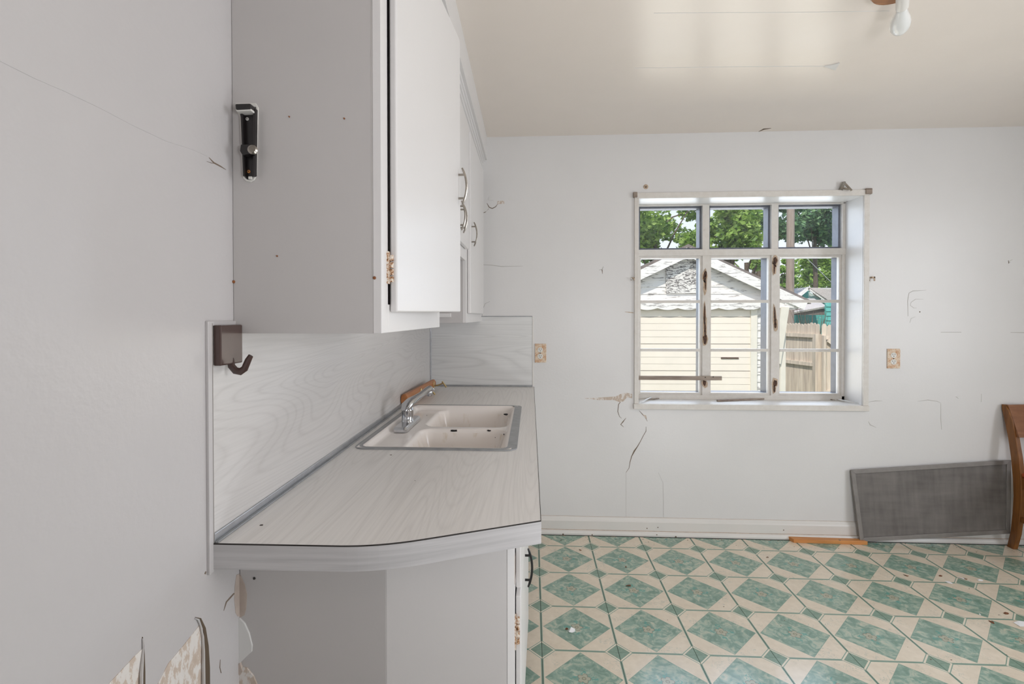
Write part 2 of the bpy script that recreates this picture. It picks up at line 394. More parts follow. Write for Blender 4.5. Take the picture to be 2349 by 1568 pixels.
# ------------------------------------------------------------------ room shell
RX, FY = 3.75, -1.62                                   # right wall face, wall behind the camera
struct(MB().box(-.95, RX+.3, FY-.2, 3.40, -.12, -.0042).build('floor', M['subfloor']))
floor = bpy.data.objects['floor']
struct(MB().box(-.95, RX+.3, FY-.2, 3.40, HC, HC+.2).build('ceiling', M['ceiling']))
ceiling = bpy.data.objects['ceiling']
y0, y1 = FY-.1, YW+.02
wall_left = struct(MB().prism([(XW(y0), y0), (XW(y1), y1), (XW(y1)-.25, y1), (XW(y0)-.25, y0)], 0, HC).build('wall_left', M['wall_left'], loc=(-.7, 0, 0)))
WD = 3.252                                             # plane of the steel window
wl, wr = at(1464.5, 700, y=YW).x, at(1979, 700, y=YW).x
wt, wb = at(1700, 452.5, y=YW).z, at(1700, 927, y=YW).z
b = MB(); yb2 = YW+.30
b.box(-.9, wl, YW, yb2, 0, HC); b.box(wr, RX+.2, YW, yb2, 0, HC); b.box(wl, wr, YW, yb2, 0, wb); b.box(wl, wr, YW, yb2, wt, HC)
wall_back = struct(b.build('wall_back', M['wall'], loc=(1.5, YW, 0)))
b = MB()                                               # right wall with its own window opening, out of frame
b.box(RX, RX+.12, FY, -.05, 0, HC); b.box(RX, RX+.12, 1.50, YW+.02, 0, HC); b.box(RX, RX+.12, -.05, 1.50, 0, .65); b.box(RX, RX+.12, -.05, 1.50, 2.25, HC)
wall_right = struct(b.build('wall_right', M['wall']))
b = MB()                                               # wall behind the camera with a doorway; passage box added to block the sun
b.box(-.95, 0.05, FY-.12, FY, 0, HC); b.box(2.15, RX+.1, FY-.12, FY, 0, HC); b.box(.05, 2.15, FY-.12, FY, 2.32, HC)
b.box(-.95, RX, FY-.6, FY-.55, 0, HC); b.box(-.95, -.90, FY-.6, FY, 0, HC); b.box(RX-.05, RX, FY-.6, FY, 0, HC); b.box(-.95, RX, FY-.6, FY, HC, HC+.1); b.box(-.95, RX, FY-.6, FY, -.1, -.005)
wall_front = struct(b.build('wall_front', M['wall']))

# floor: vinyl tiles, each its own piece
TS, TX0, TY0 = .3048, .04026, 2.90611
def tile_mesh(nm, w_, d_):
    mb = MB(); g, h = .0010, .0004; mb.box(g, w_-g, h, d_-h, -.004, 0)
    me = bpy.data.meshes.new(nm); me.from_pydata(mb.v, [], mb.f)
    me.materials.append(M['tile']); return me
full = tile_mesh('tile', TS, TS); half = tile_mesh('tile_cut', TS, YW-TY0)
for j in range(-1, 9):
    for i in range(-1, 13):
        ob = bpy.data.objects.new('tile', half if j < 0 else full); COL.objects.link(ob); ob.parent = floor
        ob.location = Vector((TX0+i*TS, TY0 if j < 0 else TY0-(j+1)*TS, 0))-floor.location

# baseboard along the back wall: board, rounded top, shoe strip
bb = sroot('baseboard_back', (1.9, YW, 0))
x0, x1 = -.02, RX
MB().extr([(x0, YW, 0), (x0, YW-.014, 0), (x0, YW-.014, .082), (x0, YW-.010, .090), (x0, YW-.006, .104), (x0, YW, .108)], (x1-x0, 0, 0)).build('board', M['trim'], bb, bevel=.0015)
MB().extr([(x0, YW-.014, 0), (x0, YW-.030, 0), (x0, YW-.030, .012), (x0, YW-.024, .024), (x0, YW-.014, .030)], (x1-x0, 0, 0)).build('shoe_strip', M['trim'], bb, bevel=.0015)
MB().box(x0, x1, YW-.0330, YW-.030, 0, .0025).build('dirt_line', M['dark'], bb)
MB().box(x0, x1, YW-.0165, YW-.013, .0288, .0308).build('dirt_line', M['ruststain'], bb)
MB().box(x0, x1, YW-.0008, YW, .107, .1085).build('dirt_line', M['ruststain'], bb)

# fascia and stepped moulding between upper cabinets and ceiling
pa, pb = at(1045, 0, z=HC), at(1117, 313.8, z=HC)
sl = (pb.x-pa.x)/(pb.y-pa.y)
def SX(y): return pb.x+sl*(y-pb.y)
fz = at(1117, 367, y=YW).z
tr = sroot('trim_1', (SX(2), 2, HC))
def yprism(prof, ya, yb):                              # profile of (dx from SX, z) swept along the cabinets
    return MB().add([(SX(ya)+dx, ya, z) for dx, z in prof]+[(SX(yb)+dx, yb, z) for dx, z in prof],
                    [tuple(range(len(prof))), tuple(range(len(prof), 2*len(prof)))[::-1]]+[(i, (i+1) % len(prof), len(prof)+(i+1) % len(prof), len(prof)+i) for i in range(len(prof))])
yprism([(0, HC), (0, fz), (-.03, fz), (-.03, HC)], .992, YW).build('fascia_board', M['cab'], tr)
yprism([(-.013, fz), (-.015, fz-.008), (-.021, fz-.009), (-.023, fz-.019), (-.029, fz-.020), (-.031, fz-.031), (-.037, fz-.032), (-.041, fz-.047), (-.060, fz-.047), (-.060, fz)], .992, YW).build('stepped_moulding', M['cab'], tr)
MB().box(XW(2), SX(2)-.03, .992, YW, 2.39, HC).build('filler_board', M['cab'], tr)

# ------------------------------------------------------------------ kitchen window
wn = sroot('window_1', (1.3, YW, wb))
tw = .030
def casing(nm, x0, x1, z0, z1): return BOX(x0, x1, YW-.012, YW+.004, z0, z1).build(nm, M['winpaint'], wn, bevel=.002)
casing('casing', wl-.026, wl, wb, wt); casing('casing', wr, wr+.030, wb, wt)
casing('casing', wl-.026, wr+.030, wt, wt+.034)
BOX(wl-.030, wr+.032, YW-.018, YW+.004, wb-.032, wb).build('sill_edge', M['winpaint'], wn, bevel=.002)
BOX(wl, wr, YW, WD+.02, wb-.02, wb+.001).build('sill', M['trim'], wn)
BOX(wr+.004, wr+.040, YW-.020, YW+.0, wt+.006, wt+.040).build('corner_block', M['strip'], wn, bevel=.003)
BOX(wl-.034, wl-.010, YW-.018, YW, wt+.005, wt+.038).build('corner_block', M['strip'], wn, bevel=.003)
def wx(px): return at(px, 740, y=WD).x
def wz(py): return at(1700, py, y=WD).z
m1, m2 = wx(1618.5), wx(1776.5); hw = .0215
xl, xr = wl+.002, wx(1938)
zt_, zb_ = wz(462), wz(920)
ztr = wz(577); D0, D1 = WD-.004, WD+.045
BOX(xl, xl+.036, D0, D1, zb_, zt_).build('frame_stile', M['winpaint'], wn, bevel=.002)
BOX(xr-.020, wr, D0, D1, zb_, zt_).build('frame_stile', M['winpaint'], wn, bevel=.002)
BOX(xl, wr, D0, D1, zt_-.022, wt).build('frame_head', M['winpaint'], wn, bevel=.002)
BOX(xl, wr, D0, D1, wb, wz(906)).build('frame_sill', M['winpaint'], wn, bevel=.002)
for c in (m1, m2): BOX(c-hw, c+hw, D0+.001, D1, wz(907), zt_-.021).build('mullion', M['winpaint'], wn, bevel=.002)
BOX(xl, xr, D0-.003, D1, ztr-.024, ztr+.017).build('transom', M['winpaint'], wn, bevel=.002)
cols = [(xl+.036, m1-hw), (m1+hw, m2-hw), (m2+hw, xr-.020)]
zs_bot, zs_top = wz(906), ztr-.024
bars = [wz(691), wz(803)]
for i, (a, c) in enumerate(cols):
    sw = .014
    def ring(nm, x0, x1, z0, z1, w_, ya, yb, mat, par):
        mb = MB(); mb.box(x0, x0+w_, ya, yb, z0, z1); mb.box(x1-w_, x1, ya, yb, z0, z1); mb.box(x0+w_, x1-w_, ya, yb, z0, z0+w_); mb.box(x0+w_, x1-w_, ya, yb, z1-w_, z1)
        return mb.build(nm, mat, par)
    ring('sash_frame', a, c, zs_bot, zs_top, sw, WD+.006, WD+.030, M['winpaint'], wn)
    dd = (.050, .085, .060)[i]
    ring('storm_frame', a, c, zs_bot, zs_top, .013, WD+.030, WD+.030+dd, M['storm'], wn)
    zz = [zs_bot+sw, bars[1], bars[0], zs_top-sw]
    for z in bars: BOX(a+sw, c-sw, WD+.004, WD+.026, z-.009, z+.009).build('glazing_bar', M['winpaint'], wn, bevel=.0015)
    for k in range(3): BOX(a+sw, c-sw, WD+.015, WD+.018, zz[k], zz[k+1]).build('pane', M['glass'], wn)
    z0, z1 = ztr+.017, zt_-.022
    ring('storm_frame', a, c, z0, z1, .012, WD+.020, WD+.085, M['storm'], wn)
    BOX(a, c, WD+.012, WD+.015, z0, z1).build('pane', M['glass'], wn)
# rust stains where the old catches sat
def blob(px, py, rx, ry, mat, nm='rust_stain', par=wn, y=None, n=9, th=.0016):
    y = y if y is not None else D0
    pts = []
    for k in range(n):
        q = 2*math.pi*k/n; f = random.uniform(.65, 1.1)
        pts.append(at(px+rx*f*math.cos(q), py+ry*f*math.sin(q), y=y))
    return MB().extr(pts, (0, -th, 0)).build(nm, mat, par)
for px, py, rx, ry in ((1617, 633, 6, 14), (1778, 597, 6, 12), (1617, 777, 6, 13), (1778, 878, 6, 9), (1616, 878, 6, 8), (1779, 745, 4, 10), (1617, 752, 3.5, 24), (1616, 725, 3.2, 30), (1777, 728, 3.2, 24), (1776, 890, 3.5, 10), (1618, 650, 3.2, 22), (1776, 612, 3.2, 16)):
    blob(px, py, rx+2, ry*1.5, M['ruststain'], th=.0008); blob(px, py, rx-1, ry, M['rust'])

# ------------------------------------------------------------------ countertop, backsplashes
A, B_, C_ = Vector((XW(.915)+.001, .915)), Vector((-.291, .9185)), Vector((.0185, 1.053))
rnd = []
for k in range(9):                                     # rounded corner at B
    t = k/8; p0, p2 = B_+(A-B_).normalized()*.075, B_+(C_-B_).normalized()*.085
    rnd.append((1-t)**2*p0+2*t*(1-t)*B_+t*t*p2)
outer = [tuple(A)]+[tuple(p) for p in rnd]+[tuple(C_)]
sk = dict(x0=-.576, x1=-.066, y0=1.601, y1=2.398)
ct = thing('countertop', (-.3, 2, ZC-.049), 'long pale wood-grain laminate countertop with a cut-off rounded corner and dark edge line', 'countertop')
def frontx(y): return C_[0]+(.0133-C_[0])*(y-C_[1])/(3.06-C_[1])
b = MB(); ins = .012
zt0 = ZC-.0015
def slab(z0, z1, mat, nm):
    mb = MB(); f = sk
    mb.prism(outer+[(frontx(f['y0']+ins), f['y0']+ins), (XW(f['y0']), f['y0']+ins)], z0, z1)
    mb.prism([(XW(1.6), f['y0']+ins), (f['x0']+ins, f['y0']+ins), (f['x0']+ins, f['y1']-ins), (XW(2.4), f['y1']-ins)], z0, z1)
    mb.prism([(f['x1']-ins, f['y0']+ins), (frontx(1.6), f['y0']+ins), (frontx(2.4), f['y1']-ins), (f['x1']-ins, f['y1']-ins)], z0, z1)
    mb.prism([(XW(2.4), f['y1']-ins), (frontx(2.4), f['y1']-ins), (frontx(YW), YW-.002), (XW(YW), YW-.002)], z0, z1)
    return mb.build(nm, mat, ct)
slab(ZC-.047, ZC, M['lam_top'], 'top')
edge = outer+[(frontx(YW), YW-.002)]
def offset(p, q, r, d):
    a = (Vector(q)-Vector(p)).normalized() if p is not None else None; c = (Vector(r)-Vector(q)).normalized() if r is not None else None
    t = ((a if a else c)+(c if c else a)).normalized(); return Vector(q)+Vector((t.y, -t.x))*d
def band(z0, z1, d0, d1, mat, nm):
    n = len(edge); pr = [None]+list(edge[:-1]); nx = list(edge[1:])+[None]
    i_ = [offset(pr[k], edge[k], nx[k], d0) for k in range(n)]; o_ = [offset(pr[k], edge[k], nx[k], d1) for k in range(n)]
    mb = MB(); vs = []
    for k in range(n): vs += [(i_[k].x, i_[k].y, z0), (o_[k].x, o_[k].y, z0), (o_[k].x, o_[k].y, z1), (i_[k].x, i_[k].y, z1)]
    fs = [(0, 1, 2, 3), (4*n-4, 4*n-1, 4*n-2, 4*n-3)]
    for k in range(n-1):
        for e in range(4): fs.append((4*k+e, 4*k+4+e, 4*k+4+(e+1) % 4, 4*k+(e+1) % 4))
    return mb.add(vs, fs).build(nm, mat, ct)
band(ZC-.049, ZC-.0022, 0, .0018, M['lam_edge'], 'front_edge')
band(ZC-.0022, ZC+.0002, 0, .0016, M['dark'], 'edge_line')
# small burns and chips on the top
for px, py, r in ((600, 1204, 5), (897, 1043, 4), (1098, 903, 1.5), (952, 1102, 1.5)):
    p = at(px, py, z=ZC); pts = [(p.x+r*.0009*math.cos(q)*random.uniform(.6, 1.2), p.y+r*.0006*math.sin(q), ZC) for q in [k*math.pi/4 for k in range(8)]]
    MB().extr(pts, (0, 0, .0006)).build('stain', M['rust'] if r > 3 else M['dark'], ct)

bs = thing('backsplash_panel', (XW(2), 2, ZC), 'long grey-white wood-grain laminate backsplash on the left wall behind the sink', 'backsplash', 'laminate backsplash panels')
def wallbox(mb, ya, yb, z0, z1, t0, t1):
    return mb.prism([(XW(ya)+t0, ya), (XW(yb)+t0, yb), (XW(yb)+t1, yb), (XW(ya)+t1, ya)], z0, z1)
yn = at_wall(482, 1000).y
ztop = at_wall(500, 736).z
mb = MB(); wallbox(mb, yn, YW-.004, ZC+.0003, 1.3030, .0003, .0035); wallbox(mb, yn, at_wall(538, 735).y, 1.3030, ztop-.008, .0003, .0035)
mb.build('panel', M['lam_wall'], bs)
wallbox(MB(), at_wall(472, 1000).y, yn+.001, ZC-.055, ztop, 0, .006).build('end_strip', M['wall_left'], bs, bevel=.001)
wallbox(MB(), at_wall(474, 735).y, at_wall(539, 735).y, ztop-.009, ztop, 0, .005).build('end_strip', M['wall_left'], bs, bevel=.001)
wallbox(MB(), yn-.0012, yn+.0004, ZC-.045, ztop-.004, .003, .0066).build('end_groove', M['umberline'], bs)
wallbox(MB(), yn, YW-.004, ZC+.0003, ZC+.018, .003, .008).build('cove_strip', M['aluminium'], bs, bevel=.001)
wallbox(MB(), yn, YW-.004, ZC+.0003, ZC+.004, .008, .015).build('cove_strip', M['grey_metal'], bs, bevel=.001)
b2 = thing('backsplash_panel', (-.3, YW, ZC), 'short grey horizontal-grain laminate backsplash on the back wall at the counter end', 'backsplash', 'laminate backsplash panels')
xa, xb_, zb2 = XW(YW), at(1221.5, 800, y=YW).x, at(1100, 726.5, y=YW).z
BOX(xa, xb_, YW-.0035, YW, ZC, zb2).build('panel', M['lam_back'], b2)
BOX(xb_-.001, xb_+.006, YW-.006, YW, ZC, zb2+.005).build('end_strip', M['trim'], b2, bevel=.001)
BOX(xa, xb_, YW-.006, YW, zb2, zb2+.005).build('end_strip', M['grey_metal'], b2, bevel=.001)
BOX(xa+.0035, xa+.012, YW-.012, YW-.0035, ZC+.001, 1.31).build('corner_strip', M['aluminium'], b2, bevel=.002)
BOX(xa+.02, xb_, YW-.012, YW-.0035, ZC+.0003, ZC+.010).build('cove_strip', M['grey_metal'], b2, bevel=.001)

# ------------------------------------------------------------------ sink
sx0, sx1, sy0, sy1 = sk['x0'], sk['x1'], sk['y0'], sk['y1']
sn = thing('sink', ((sx0+sx1)/2, (sy0+sy1)/2, ZC), 'cream enamel double-bowl sink with black chips, set in the counter', 'sink')
def rrect(x0, x1, y0, y1, r, n=6):
    out = []
    for cx_, cy_, a0 in ((x1-r, y1-r, 0), (x0+r, y1-r, 90), (x0+r, y0+r, 180), (x1-r, y0+r, 270)):
        for k in range(n+1):
            q = R(a0+90*k/n); out.append((cx_+r*math.cos(q), cy_+r*math.sin(q)))
    return out
o_, i_ = rrect(sx0-.010, sx1+.018, sy0-.010, sy1+.010, .040), rrect(sx0+.012, sx1-.014, sy0+.008, sy1-.010, .030)
n = len(o_); vs = [(x, y, ZC+.0003) for x, y in o_]+[(x, y, ZC+.0035) for x, y in o_]+[(x, y, ZC+.0045) for x, y in i_]+[(x, y, ZC+.0003) for x, y in i_]
MB().add(vs, [(L*n+k, L*n+(k+1) % n, ((L+1) % 4)*n+(k+1) % n, ((L+1) % 4)*n+k) for L in range(4) for k in range(n)]).build('rim', M['grey_metal'], sn)
def sdf(x, y, x0, x1, y0, y1, r):
    dx = abs(x-(x0+x1)/2)-((x1-x0)/2-r); dy = abs(y-(y0+y1)/2)-((y1-y0)/2-r)
    return math.hypot(max(dx, 0), max(dy, 0))+min(max(dx, dy), 0)-r
def sstep(a, c, t):
    t = min(1, max(0, (t-a)/(c-a))); return t*t*(3-2*t)
ym = (sy0+sy1)/2-.01
def sinkz(x, y):
    e = min(x-sx0, sx1-x, y-sy0, sy1-y)
    z = ZC+.004-.010*sstep(.0, .02, e-.012)
    dk = .135                                          # rear deck that carries the faucet
    d1 = sdf(x, y, sx0+dk, sx1-.030, sy0+.028, ym-.016, .055)
    d2 = sdf(x, y, sx0+dk, sx1-.030, ym+.016, sy1-.028, .055)
    z -= .115*sstep(0, .045, -d1)+.115*sstep(0, .045, -d2)
    z -= .010*sstep(0, .012, -sdf(x, y, sx0+.018, sx1-.022, sy0+.018, sy1-.018, .05))
    return z
NX, NY = 76, 110
rows = []
for j in range(NY+1):
    y = sy0+(sy1-sy0)*j/NY
    rows.append([(sx0+(sx1-sx0)*i/NX, y, sinkz(sx0+(sx1-sx0)*i/NX, y)) for i in range(NX+1)])
bowl = MB().sheet(rows).build('basin', M['enamel'], sn, smooth=True, angle=0)
def on_sink(px, py):
    d = ray(px, py); t = (ZC+.02-CAM.z)/d.z
    for _ in range(4000):
        p = CAM+d*t
        if p.z <= sinkz(min(max(p.x, sx0), sx1), min(max(p.y, sy0), sy1)): return p
        t += .0004
    return p
def chip(px, py, rx, ry):
    vs = []; c = on_sink(px, py)
    for k in range(10):
        q = 2*math.pi*k/10; f = random.uniform(.55, 1.15)
        p = on_sink(px+rx*f*math.cos(q), py+ry*f*math.sin(q)); vs.append(p+(CAM-p).normalized()*.0012)
    vs.append(c+(CAM-c).normalized()*.0016)
    MB().add(vs, [(k, (k+1) % 10, 10) for k in range(10)]).build('enamel_chip', M['black'], sn)
for a in ((1040, 987, 10, 3.2), (1122, 987, 6, 2.2), (1161, 950, 6, 2.4), (1156, 996, 1.8, 1.8), (979, 952, 1.3, 1.3), (1136, 1003, 1, 1)): chip(*a)
for c in ((sx0+.135+.17, (sy0+ym)/2), (sx0+.135+.17, (ym+sy1)/2)):
    MB().lathe([(.0, 0), (.04, 0), (.044, .003), (.040, .004), (.03, .001), (0, .001)], (c[0], c[1], sinkz(*c)+.0005)).build('drain', M['chrome'], sn, smooth=True)

# faucet
fz0 = sinkz(sx0+.07, 1.95)+.0015
fb = at(928, 985, z=fz0)
fx, fy = sx0+.068, fb.y+.07
fa = thing('faucet', (fx, fy, fz0), 'chrome single-spout kitchen faucet on the sink deck beside the left wall', 'faucet')
pts = rrect(fx-.027, fx+.027, fy-.125, fy+.125, .012, 4)
ns = len(pts); tp = [(fx+(x-fx)*.86, fy+(y-fy)*.93) for x, y in pts]
MB().add([(x, y, fz0) for x, y in pts]+[(x, y, fz0+.012) for x, y in pts]+[(x, y, fz0+.020) for x, y in tp],
         [tuple(range(ns))[::-1], tuple(range(2*ns, 3*ns))]+[(L*ns+k, L*ns+(k+1) % ns, (L+1)*ns+(k+1) % ns, (L+1)*ns+k) for L in range(2) for k in range(ns)]).build('base_plate', M['chrome'], fa, bevel=.002)
MB().lathe([(0, .018), (.025, .018), (.025, .022), (.0235, .024), (.0235, .062), (.0248, .064), (.0248, .067), (.0230, .070), (.022, .080), (.015, .092), (0, .095)], (fx, fy, fz0)).build('body', M['chrome'], fa, smooth=True)
sd = Vector((.47, .88, 0)).normalized()
MB().tube([Vector((fx, fy, fz0+z))+sd*u for u, z in ((-.021, .062), (-.006, .082), (.020, .096), (.052, .106), (.085, .117), (.115, .129), (.140, .135), (.157, .126))],
          [.016, .026, .025, .0195, .016, .0165, .0195, .014], 14, .70).build('spout', M['chrome'], fa, smooth=True)
e = Vector((fx, fy, fz0))+sd*.140
MB().lathe([(0, .103), (.0105, .103), (.0125, .106), (.0125, .126), (.010, .131)], e).build('aerator', M['chrome'], fa, smooth=True)

# wooden rail with two brass hooks lying behind the sink
rn, rf = Vector((XW(2.2)+.038, at(926, 928, z=ZC+.02).y+.0, ZC+.002)), Vector((XW(2.8)+.036, 2.87, ZC+.002))
rn = Vector((-.606, 2.33, ZC+.0188)); rf = Vector((-.580, 2.90, ZC+.0188))
hr = thing('hook_rail', (rn+rf)/2, 'orange-brown wooden rail with brass coat hooks lying behind the faucet', 'hook rail')
t = (rf-rn).normalized(); sdv = Vector((t.y, -t.x, 0))
prof = [(-.012, 0), (.012, 0), (.017, .010), (.017, .034), (.008, .046), (-.006, .046), (-.015, .036), (-.016, .010)]
MB().extr([rn+sdv*a+Vector((0, 0, c)) for a, c in prof], rf-rn).build('rail', M['railwood'], hr, bevel=.003)
def hook(f, nm='brass_hook'):
    c = rn+(rf-rn)*f+sdv*.017+Vector((0, 0, .022))
    mb = MB().tube([c-Vector((0, 0, .018)), c+Vector((0, 0, .018))], .005, 8)
    mb.tube([c+Vector((0, 0, -.006)), c+sdv*.020+Vector((0, 0, -.004)), c+sdv*.042+Vector((0, 0, .004)), c+sdv*.054+Vector((0, 0, .010))], [.005, .004, .004, .005], 8)
    mb.tube([c+sdv*.050+Vector((0, 0, .020)), c+sdv*.075+Vector((0, 0, -.014))], .0045, 8)
    return mb.build(nm, M['brass'], hr, smooth=True)
for f in (.42, .90): hook(f)

# ------------------------------------------------------------------ upper cabinets
def arch_pull(name, mat, parent, base, out, L=.116, h=.026, par_loc=None):
    o, u = Vector(out).normalized(), Vector((0, 0, 1)); c = Vector(base); mb = MB()
    pts = [c+u*(L*(k/10-.5))+o*(h*(1-(2*k/10-1)**2)*.55+h*.45) for k in range(11)]
    mb.tube(pts, [.0028]+[.0038]*9+[.0028], 8)
    for z in (-.32, .32): mb.tube([c+u*(L*z), c+u*(L*z)+o*(h*.80)], .0036, 8)
    return mb.build(name, mat, parent, smooth=True)
def cab_foot(ya, yb, t=0.): return [(XW(ya)+.001, ya), (FX(ya)-t, ya), (FX(yb)-t, yb), (XW(yb)+.001, yb)]
CT = 2.388
def upper(ya, yb, zb, label, fr_t=.018, stile=.045):
    th = thing('wall_cabinet', (XW(ya)+.16, (ya+yb)/2, zb), label, 'cabinet', 'white upper cabinets')
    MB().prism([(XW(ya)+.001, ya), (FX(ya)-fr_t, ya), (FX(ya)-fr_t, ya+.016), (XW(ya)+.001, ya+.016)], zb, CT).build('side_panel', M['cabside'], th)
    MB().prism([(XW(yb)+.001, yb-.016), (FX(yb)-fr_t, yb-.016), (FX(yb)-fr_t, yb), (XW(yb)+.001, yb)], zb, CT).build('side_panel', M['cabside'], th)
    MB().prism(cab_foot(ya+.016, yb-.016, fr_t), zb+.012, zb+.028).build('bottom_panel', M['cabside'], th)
    mb = MB()
    def fr(a, c, z0, z1): mb.prism([(FX(a)-fr_t, a), (FX(a), a), (FX(c), c), (FX(c)-fr_t, c)], z0, z1)
    fr(ya, ya+stile, zb, CT); fr(yb-stile, yb, zb, CT); fr(ya+stile, yb-stile, zb, zb+.06); fr(ya+stile, yb-stile, 2.20, CT)
    mb.build('face_frame', M['cab'], th, bevel=.0015)
    return th
def cab_door(th, ya, yb, z0, z1, ajar=0., th_=.0165, gap=.0012, zfar=0.):
    h = Vector((FX(ya)+gap, ya, 0)); dirn = Vector((math.sin(R(ajar)), math.cos(R(ajar)), 0)); nrm = Vector((dirn.y, -dirn.x, 0)); wdt = yb-ya
    p = [h, h+nrm*th_, h+nrm*th_+dirn*wdt, h+dirn*wdt]
    mb = MB().add([(q.x, q.y, z0+(zfar if k > 1 else 0)) for k, q in enumerate(p)]+[(q.x, q.y, z1) for q in p], [(0, 3, 2, 1), (4, 5, 6, 7), (0, 1, 5, 4), (1, 2, 6, 5), (2, 3, 7, 6), (3, 0, 4, 7)])
    return mb.build('door', M['door'], th, bevel=.004, seg=3), h+nrm*th_, dirn, nrm
def hinge(door, y, z, mat='hinge'):
    mb = MB(); x = FX(y)
    mb.box(x-.0005, x+.003, y-.012, y+.004, z-.034, z+.034)
    for k in range(4): mb.tube([(x+.006, y+.003, z-.030+k*.015), (x+.006, y+.003, z-.030+k*.015+.012)], .0048, 8)
    return mb.build('hinge', M[mat], door)
YN = .993
c1 = upper(YN, 1.640, 1.3034, 'white upper cabinet nearest the camera, its tall door slightly ajar')
dr, o, dv, nm = cab_door(c1, 1.047, 1.597, 1.347, 2.222, 6.0, zfar=.006)
q = o+dv*.525; arch_pull('handle', M['nickel'], dr, (q.x, q.y, at(1052, 428, y=q.y).z), nm)
zh = at(894, 614, y=1.04).z; hinge(dr, 1.040, zh); hinge(dr, 1.040, 2.10)
# rusty nail heads and a seam in the near side panel
sp = [c for c in c1.children if c.name.startswith('side_panel')][0]
def nail(px, py, r=.0035):
    p = at(px, py, y=YN); MB().lathe([(0, 0), (r, 0), (r*.7, .003), (0, .0035)], (p.x, YN, p.z), (0, -1, 0), 8).build('rusty_nail', M['rustspot'], sp)
for a in ((536, 646), (859, 637), (636, 587, .0018), (790, 272, .0018), (664, 268, .0015)): nail(*a)
s0, s1 = at(849.5, 0, y=YN), at(853.5, 640, y=YN)
MB().extr([(s0.x, YN, CT), (s0.x+.0007, YN, CT), (s1.x+.0007, YN, s1.z), (s1.x, YN, s1.z)], (0, -.0004, 0)).build('seam', M['faint'], sp)

c2 = upper(1.656, 2.322, 1.600, 'short white double-door cabinet in the middle, over the sink')
zd = 1.648
d2, o, dv, nm = cab_door(c2, 1.690, 1.985, zd, 2.222); q = o+dv*.268; arch_pull('handle', M['nickel'], d2, (q.x, q.y, 1.737), nm)
d3, o, dv, nm = cab_door(c2, 1.992, 2.292, zd, 2.222); q = o+dv*.028; arch_pull('handle', M['nickel'], d3, (q.x, q.y, 1.737), nm)
zc3 = at(1060, 740, y=2.336).z
c3 = upper(2.336, YW-.002, zc3, 'white upper cabinet in the far corner, against the window wall')
d4, o, dv, nm = cab_door(c3, 2.372, 3.000, zc3+.045, 2.222); q = o+dv*.035; arch_pull('handle', M['nickel'], d4, (q.x, q.y, at(1080, 537, y=q.y).z), nm)
a, c = at(1004, 720, y=2.318), at(1034, 727, y=2.318)
BOX(-.52, c.x, 2.312, 2.336, c.z, a.z+.004).build('cleat', M['cab'], c3, bevel=.001)

# ------------------------------------------------------------------ base cabinet
zb1 = ZC-.0495
bc = thing('base_cabinet', (-.3, 2, 0), 'white base cabinet with an angled end panel under the laminate counter', 'cabinet')
P0, P1, P2 = Vector((XW(1.0)+.001, 1.008)), Vector((-.2985, 1.000)), Vector((-.0385, 1.105))
def panel(nm, p, q, z0, z1, t=.015, mat='cabside', par=None):
    d = (q-p).normalized(); n_ = Vector((-d.y, d.x))*t
    return MB().prism([p, q, q+n_, p+n_], z0, z1).build(nm, M[mat], par or bc, bevel=.001)
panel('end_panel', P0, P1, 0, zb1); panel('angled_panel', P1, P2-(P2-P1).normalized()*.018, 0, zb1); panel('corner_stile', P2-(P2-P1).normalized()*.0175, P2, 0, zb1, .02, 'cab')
mb = MB(); fx0 = -.0385
mb.box(fx0-.018, fx0, 1.107, 1.150, .09, zb1); mb.box(fx0-.018, fx0, 1.560, 1.590, .09, zb1); mb.box(fx0-.018, fx0, 2.02, YW-.002, .09, zb1)
mb.box(fx0-.018, fx0, 1.15, 2.02, .70, .722); mb.box(fx0-.018, fx0, 1.15, 2.02, .835, zb1); mb.box(fx0-.018, fx0, 1.15, 2.02, .09, .12); mb.box(fx0-.09, fx0-.07, 1.16, YW-.002, 0, .09)
mb.build('face_frame', M['cab'], bc)
def bdoor(nm, ya, yb, z0, z1, ajar=0., t=.012):
    h = Vector((fx0+.002, ya, 0)); d = Vector((math.sin(R(ajar)), math.cos(R(ajar)), 0)); n_ = Vector((d.y, -d.x, 0)); w_ = yb-ya
    p = [h, h+n_*t, h+n_*t+d*w_, h+d*w_]
    return MB().prism([(q.x, q.y) for q in p], z0, z1).build(nm, M['door'], bc, bevel=.003), h+n_*t, d, n_
bd, o, dv, nm = bdoor('door', 1.130, 1.560, .10, .70, .5)
q = o+dv*.395; arch_pull('handle', M['blackpull'], bd, (q.x, q.y, at(1196, 1301, y=q.y).z), nm, .118, .022)
dw, o, dv, nm = bdoor('drawer', 1.130, 1.560, .718, .845, .8)
bd2, o, dv, nm = bdoor('door', 1.590, 2.030, .10, .845, 1.4)
hz = at(1182, 1444, y=1.128).z
mb = MB(); mb.box(fx0-.001, fx0+.003, 1.112, 1.130, hz-.036, hz+.036)
for k in range(4): mb.tube([(fx0+.006, 1.127, hz-.030+k*.016), (fx0+.006, 1.127, hz-.030+k*.016+.012)], .005, 8)
mb.build('hinge', M['hinge'], bd)
BOX(fx0-.0005, fx0+.001, 1.112, 1.126, .735, .80).build('bare_wood', M['paper'], bc)
for px, py in ((581, 1328),):
    p = at(px, py, y=1.003); MB().lathe([(0, 0), (.003, 0), (.002, .002), (0, .002)], (p.x, 1.0068, p.z), (0, -1, 0), 8).build('nail_hole', M['dark'], bc)

